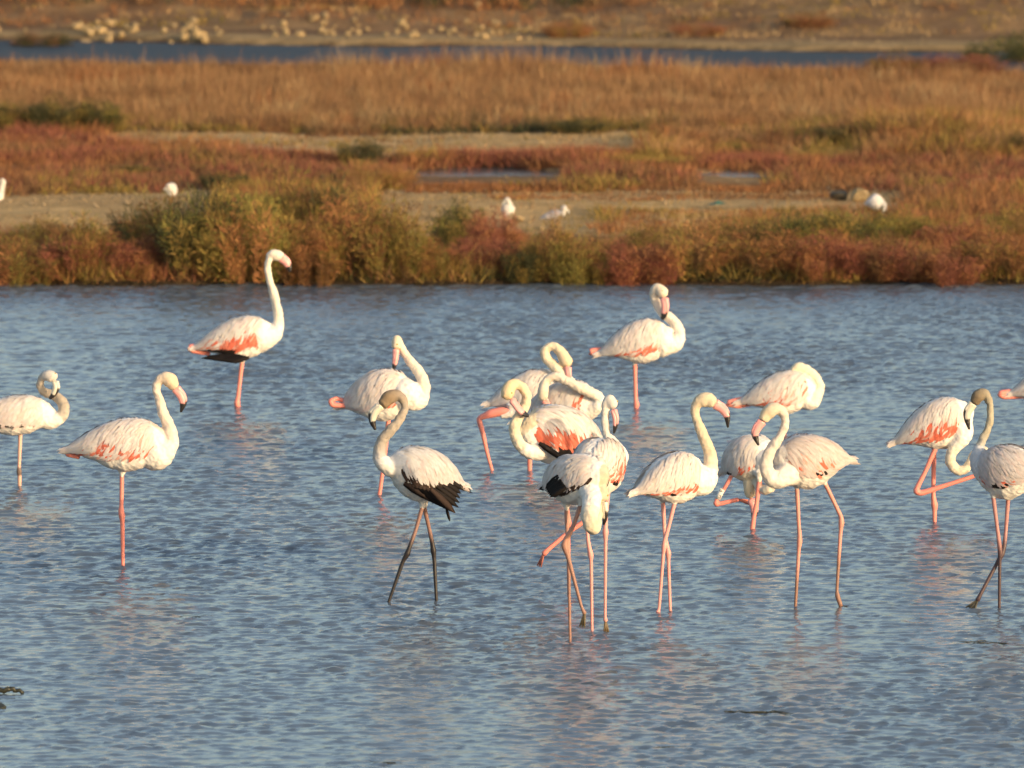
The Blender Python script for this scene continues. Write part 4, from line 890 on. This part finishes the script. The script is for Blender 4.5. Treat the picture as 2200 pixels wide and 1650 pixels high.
bird('flamingo with coral wing band and low swooping neck at right', 1122, [(1922, 950, .0), (2092, 880, -.02)],
     [(2045, 915, -.02, 42), (2066, 932, -.08, 26), (2053, 958, -.1, 14.5), (2043, 978, -.1, 11.5), (2044, 997, -.1, 11), (2060, 1011, -.1, 10.5), (2078, 1004, -.1, 9.5), (2088, 985, -.1, 8.5), (2098, 970, -.1, 8.5), (2110, 966, -.1, 9)],
     [(2118, 975, -.1, 12), (2122, 988, -.1, 12)], [(2125, 1000, -.1, 9), (2130, 1013, -.1, 8), (2131, 1025, -.1, 6), (2127, 1038, -.1, 3)],
     [L_((2007, 958, .04, 5.5), (2005, 1060, .04, 4.6), (2006, 1075, .04, 6), (2008, 1084, .04, 7.5), (2008, 1100, .04, 5), (2008, 1122, .04, 4.4), c='coral'),
      L_((2012, 958, -.05, 6), (1987, 1015, -.05, 5), (1970, 1048, -.05, 6), (1968, 1056, -.05, 8), (1978, 1060, -.05, 6.5), (2040, 1040, -.05, 4.8), (2095, 1022, -.05, 4.6), (2140, 1008, -.05, 6), down=False, c='coral', foot=(2122, 1074, -.05), footcol=(.10, .06, .05))], 2008,
     coral=[(.18, .58, 62, 116, .8), (.62, .97, 92, 114, .75)], pink=.35, neckcol=(0.684, 0.592, 0.442), headcol=(0.668, 0.558, 0.407), seed=16, h=1.05, hb=.95, tailcol=PINK)
bird('grey young flamingo at the right edge, brown head lowered', 1305, [(2236, 1012, -.1), (2092, 1006, .1)],
     [(2128, 1008, .06, 40), (2106, 985, .11, 24), (2105, 962, .14, 12), (2113, 940, .14, 9.2), (2122, 921, .14, 8.6), (2127, 902, .14, 8), (2128, 883, .14, 7.6), (2126, 865, .14, 7.8), (2120, 851, .14, 9.5)],
     [(2111, 846, .14, 12.5), (2101, 852, .14, 14), (2096, 861, .14, 11.5)], [(2090, 868, .14, 9.5), (2080, 882, .14, 9), (2077, 898, .14, 7.5), (2082, 922, .14, 2.5)],
     [L_((2133, 1060, -.03, 5), (2142, 1130, -.03, 4), (2147, 1168, -.03, 5), (2149, 1186, -.03, 5.5), (2148, 1205, -.03, 3.8), (2147, 1307, -.03, 3.2)),
      L_((2167, 1058, .05, 5), (2161, 1140, .05, 4), (2158, 1172, .03, 5), (2153, 1190, .02, 6.2), (2140, 1214, .0, 4.2), (2107, 1276, -.05, 4.2), (2100, 1290, -.05, 5.5), down=False, foot=(2088, 1304, -.08), footcol=(.07, .06, .035))], 2130,
     dark=[(.45, .70, 108, 114, 9, .05, DK)], coral=[(.4, .6, 88, 105, .15), (.85, .97, 90, 104, .15)], pink=.45, neckcol=(0.391, 0.350, 0.258), headcol=(0.186, 0.143, 0.092), billc='pale', legc='dusky', seed=17, h=.98, g=.65, tone=(.72, .75, .80), bodycol=(.53, .53, .53))
bird('flamingo cut off by the right edge, only its tail and coral ankle showing', 930, [(2172, 846, 0), (2345, 806, 0)],
     [(2308, 820, 0, 40), (2338, 814, 0, 25), (2352, 796, 0, 13.5), (2352, 768, 0, 10.5), (2344, 733, 0, 9.3), (2335, 703, 0, 8), (2330, 678, 0, 7.2), (2332, 659, 0, 8)],
     [(2340, 646, 0, 11), (2350, 647, 0, 12.5), (2356, 649, 0, 11)], [(2360, 652, 0, 10), (2369, 659, 0, 9), (2375, 669, 0, 7), (2378, 681, 0, 3)],
     [L_((2275, 876, 0, 5), (2270, 905, 0, 4.5), (2268, 930, 0, 4), c='coral'),
      L_((2230, 840, .03, 6), (2165, 842, .0, 6), (2148, 846, -.01, 7.5), (2155, 852, -.01, 6.5), (2215, 850, .02, 5.5), fold=1, down=False, c='coral')], 2268,
     coral=[(.2, .9, 92, 114, .4)], pink=.4, seed=18)

# small white birds resting on the sand
def small_bird(label, px, base, body, neck, head, bill, seed, cat='bird', name='white_bird', w=.55, h=.55, hb=.45, bodycol=None, wing=True):
    Yb = ground(px, base, LAND)[1]
    bird(label, base, body, neck, head, bill, [L_((px - 4, base - 12, -.01, 1.6), (px - 4, base - 5, -.01, 1.2), (px - 4, base, -.01, 1.2), c='dark'), L_((px + 4, base - 12, .01, 1.6), (px + 4, base - 5, .01, 1.2), (px + 4, base, .01, 1.2), c='dark')],
         px, name=name, cat=cat, group='white birds resting on the sand', h=h, hb=hb, w=w, seed=seed, Y=Yb, wing=False, water=False, scale=.55, neckcol=(0.558, 0.534, 0.488), headcol=(0.558, 0.524, 0.469), billc='pale', thighs=False, bodycol=bodycol)
small_bird('slim white bird standing upright on the sand behind the middle shrubs', 1090, 478, [(1084, 468, .0), (1096, 434, 0)], [(1094, 445, 0, 9), (1094, 438, -.02, 7), (1091, 432, -.03, 6)], [(1089, 429, -.03, 5.5), (1087, 431, -.04, 5)], [(1084, 433, -.05, 2.5), (1081, 436, -.05, 2), (1079, 439, -.05, 1.5), (1078, 441, -.05, 1)], 31, w=.8, h=.75, hb=.7)
small_bird('grey winged gull with pale head on the sand near the centre', 1190, 488, [(1158, 470, .0), (1212, 456, 0)], [(1205, 460, 0, 9), (1211, 453, -.01, 6.5), (1211, 449, -.02, 6)], [(1212, 447, -.02, 6), (1215, 449, -.02, 5)], [(1218, 451, -.02, 2.5), (1221, 454, -.02, 2), (1223, 458, -.02, 1.5), (1223, 462, -.02, 1)], 32, cat='gull', name='gull', bodycol=(.33, .32, .33))
small_bird('round white bird hunched over on the grass at right', 1882, 462, [(1858, 438, .0), (1898, 436, -.03)], [(1885, 437, 0, 15), (1896, 440, -.04, 9), (1900, 448, -.05, 5)], [(1899, 453, -.06, 4.5), (1897, 457, -.06, 4)], [(1896, 461, -.06, 2), (1895, 464, -.06, 1.6), (1894, 467, -.06, 1.2), (1893, 470, -.06, 1)], 33, w=1.1, h=1.1, hb=.7)
small_bird('small white bird beside the pale sand ridge at left', 368, 424, [(378, 413, .05), (360, 406, -.08)], [(366, 408, -.03, 8), (363, 404, -.06, 6.5), (363, 401, -.07, 6)], [(362, 400, -.08, 5.5), (360, 402, -.09, 5)], [(357, 404, -.1, 2.3), (354, 406, -.1, 2), (352, 409, -.1, 1.4), (351, 411, -.1, 1)], 34, w=.8, h=.9, hb=.7)
small_bird('tall white bird cut off by the left edge on the sand', -6, 470, [(-16, 440, .0), (2, 408, 0)], [(0, 420, 0, 9), (3, 408, 0, 7), (5, 398, 0, 6)], [(6, 391, 0, 6.5), (4, 388, 0, 6)], [(-1, 389, 0, 2.5), (-5, 391, 0, 2), (-9, 394, 0, 1.4), (-11, 396, 0, 1)], 35, w=.7, h=.6, hb=.6)
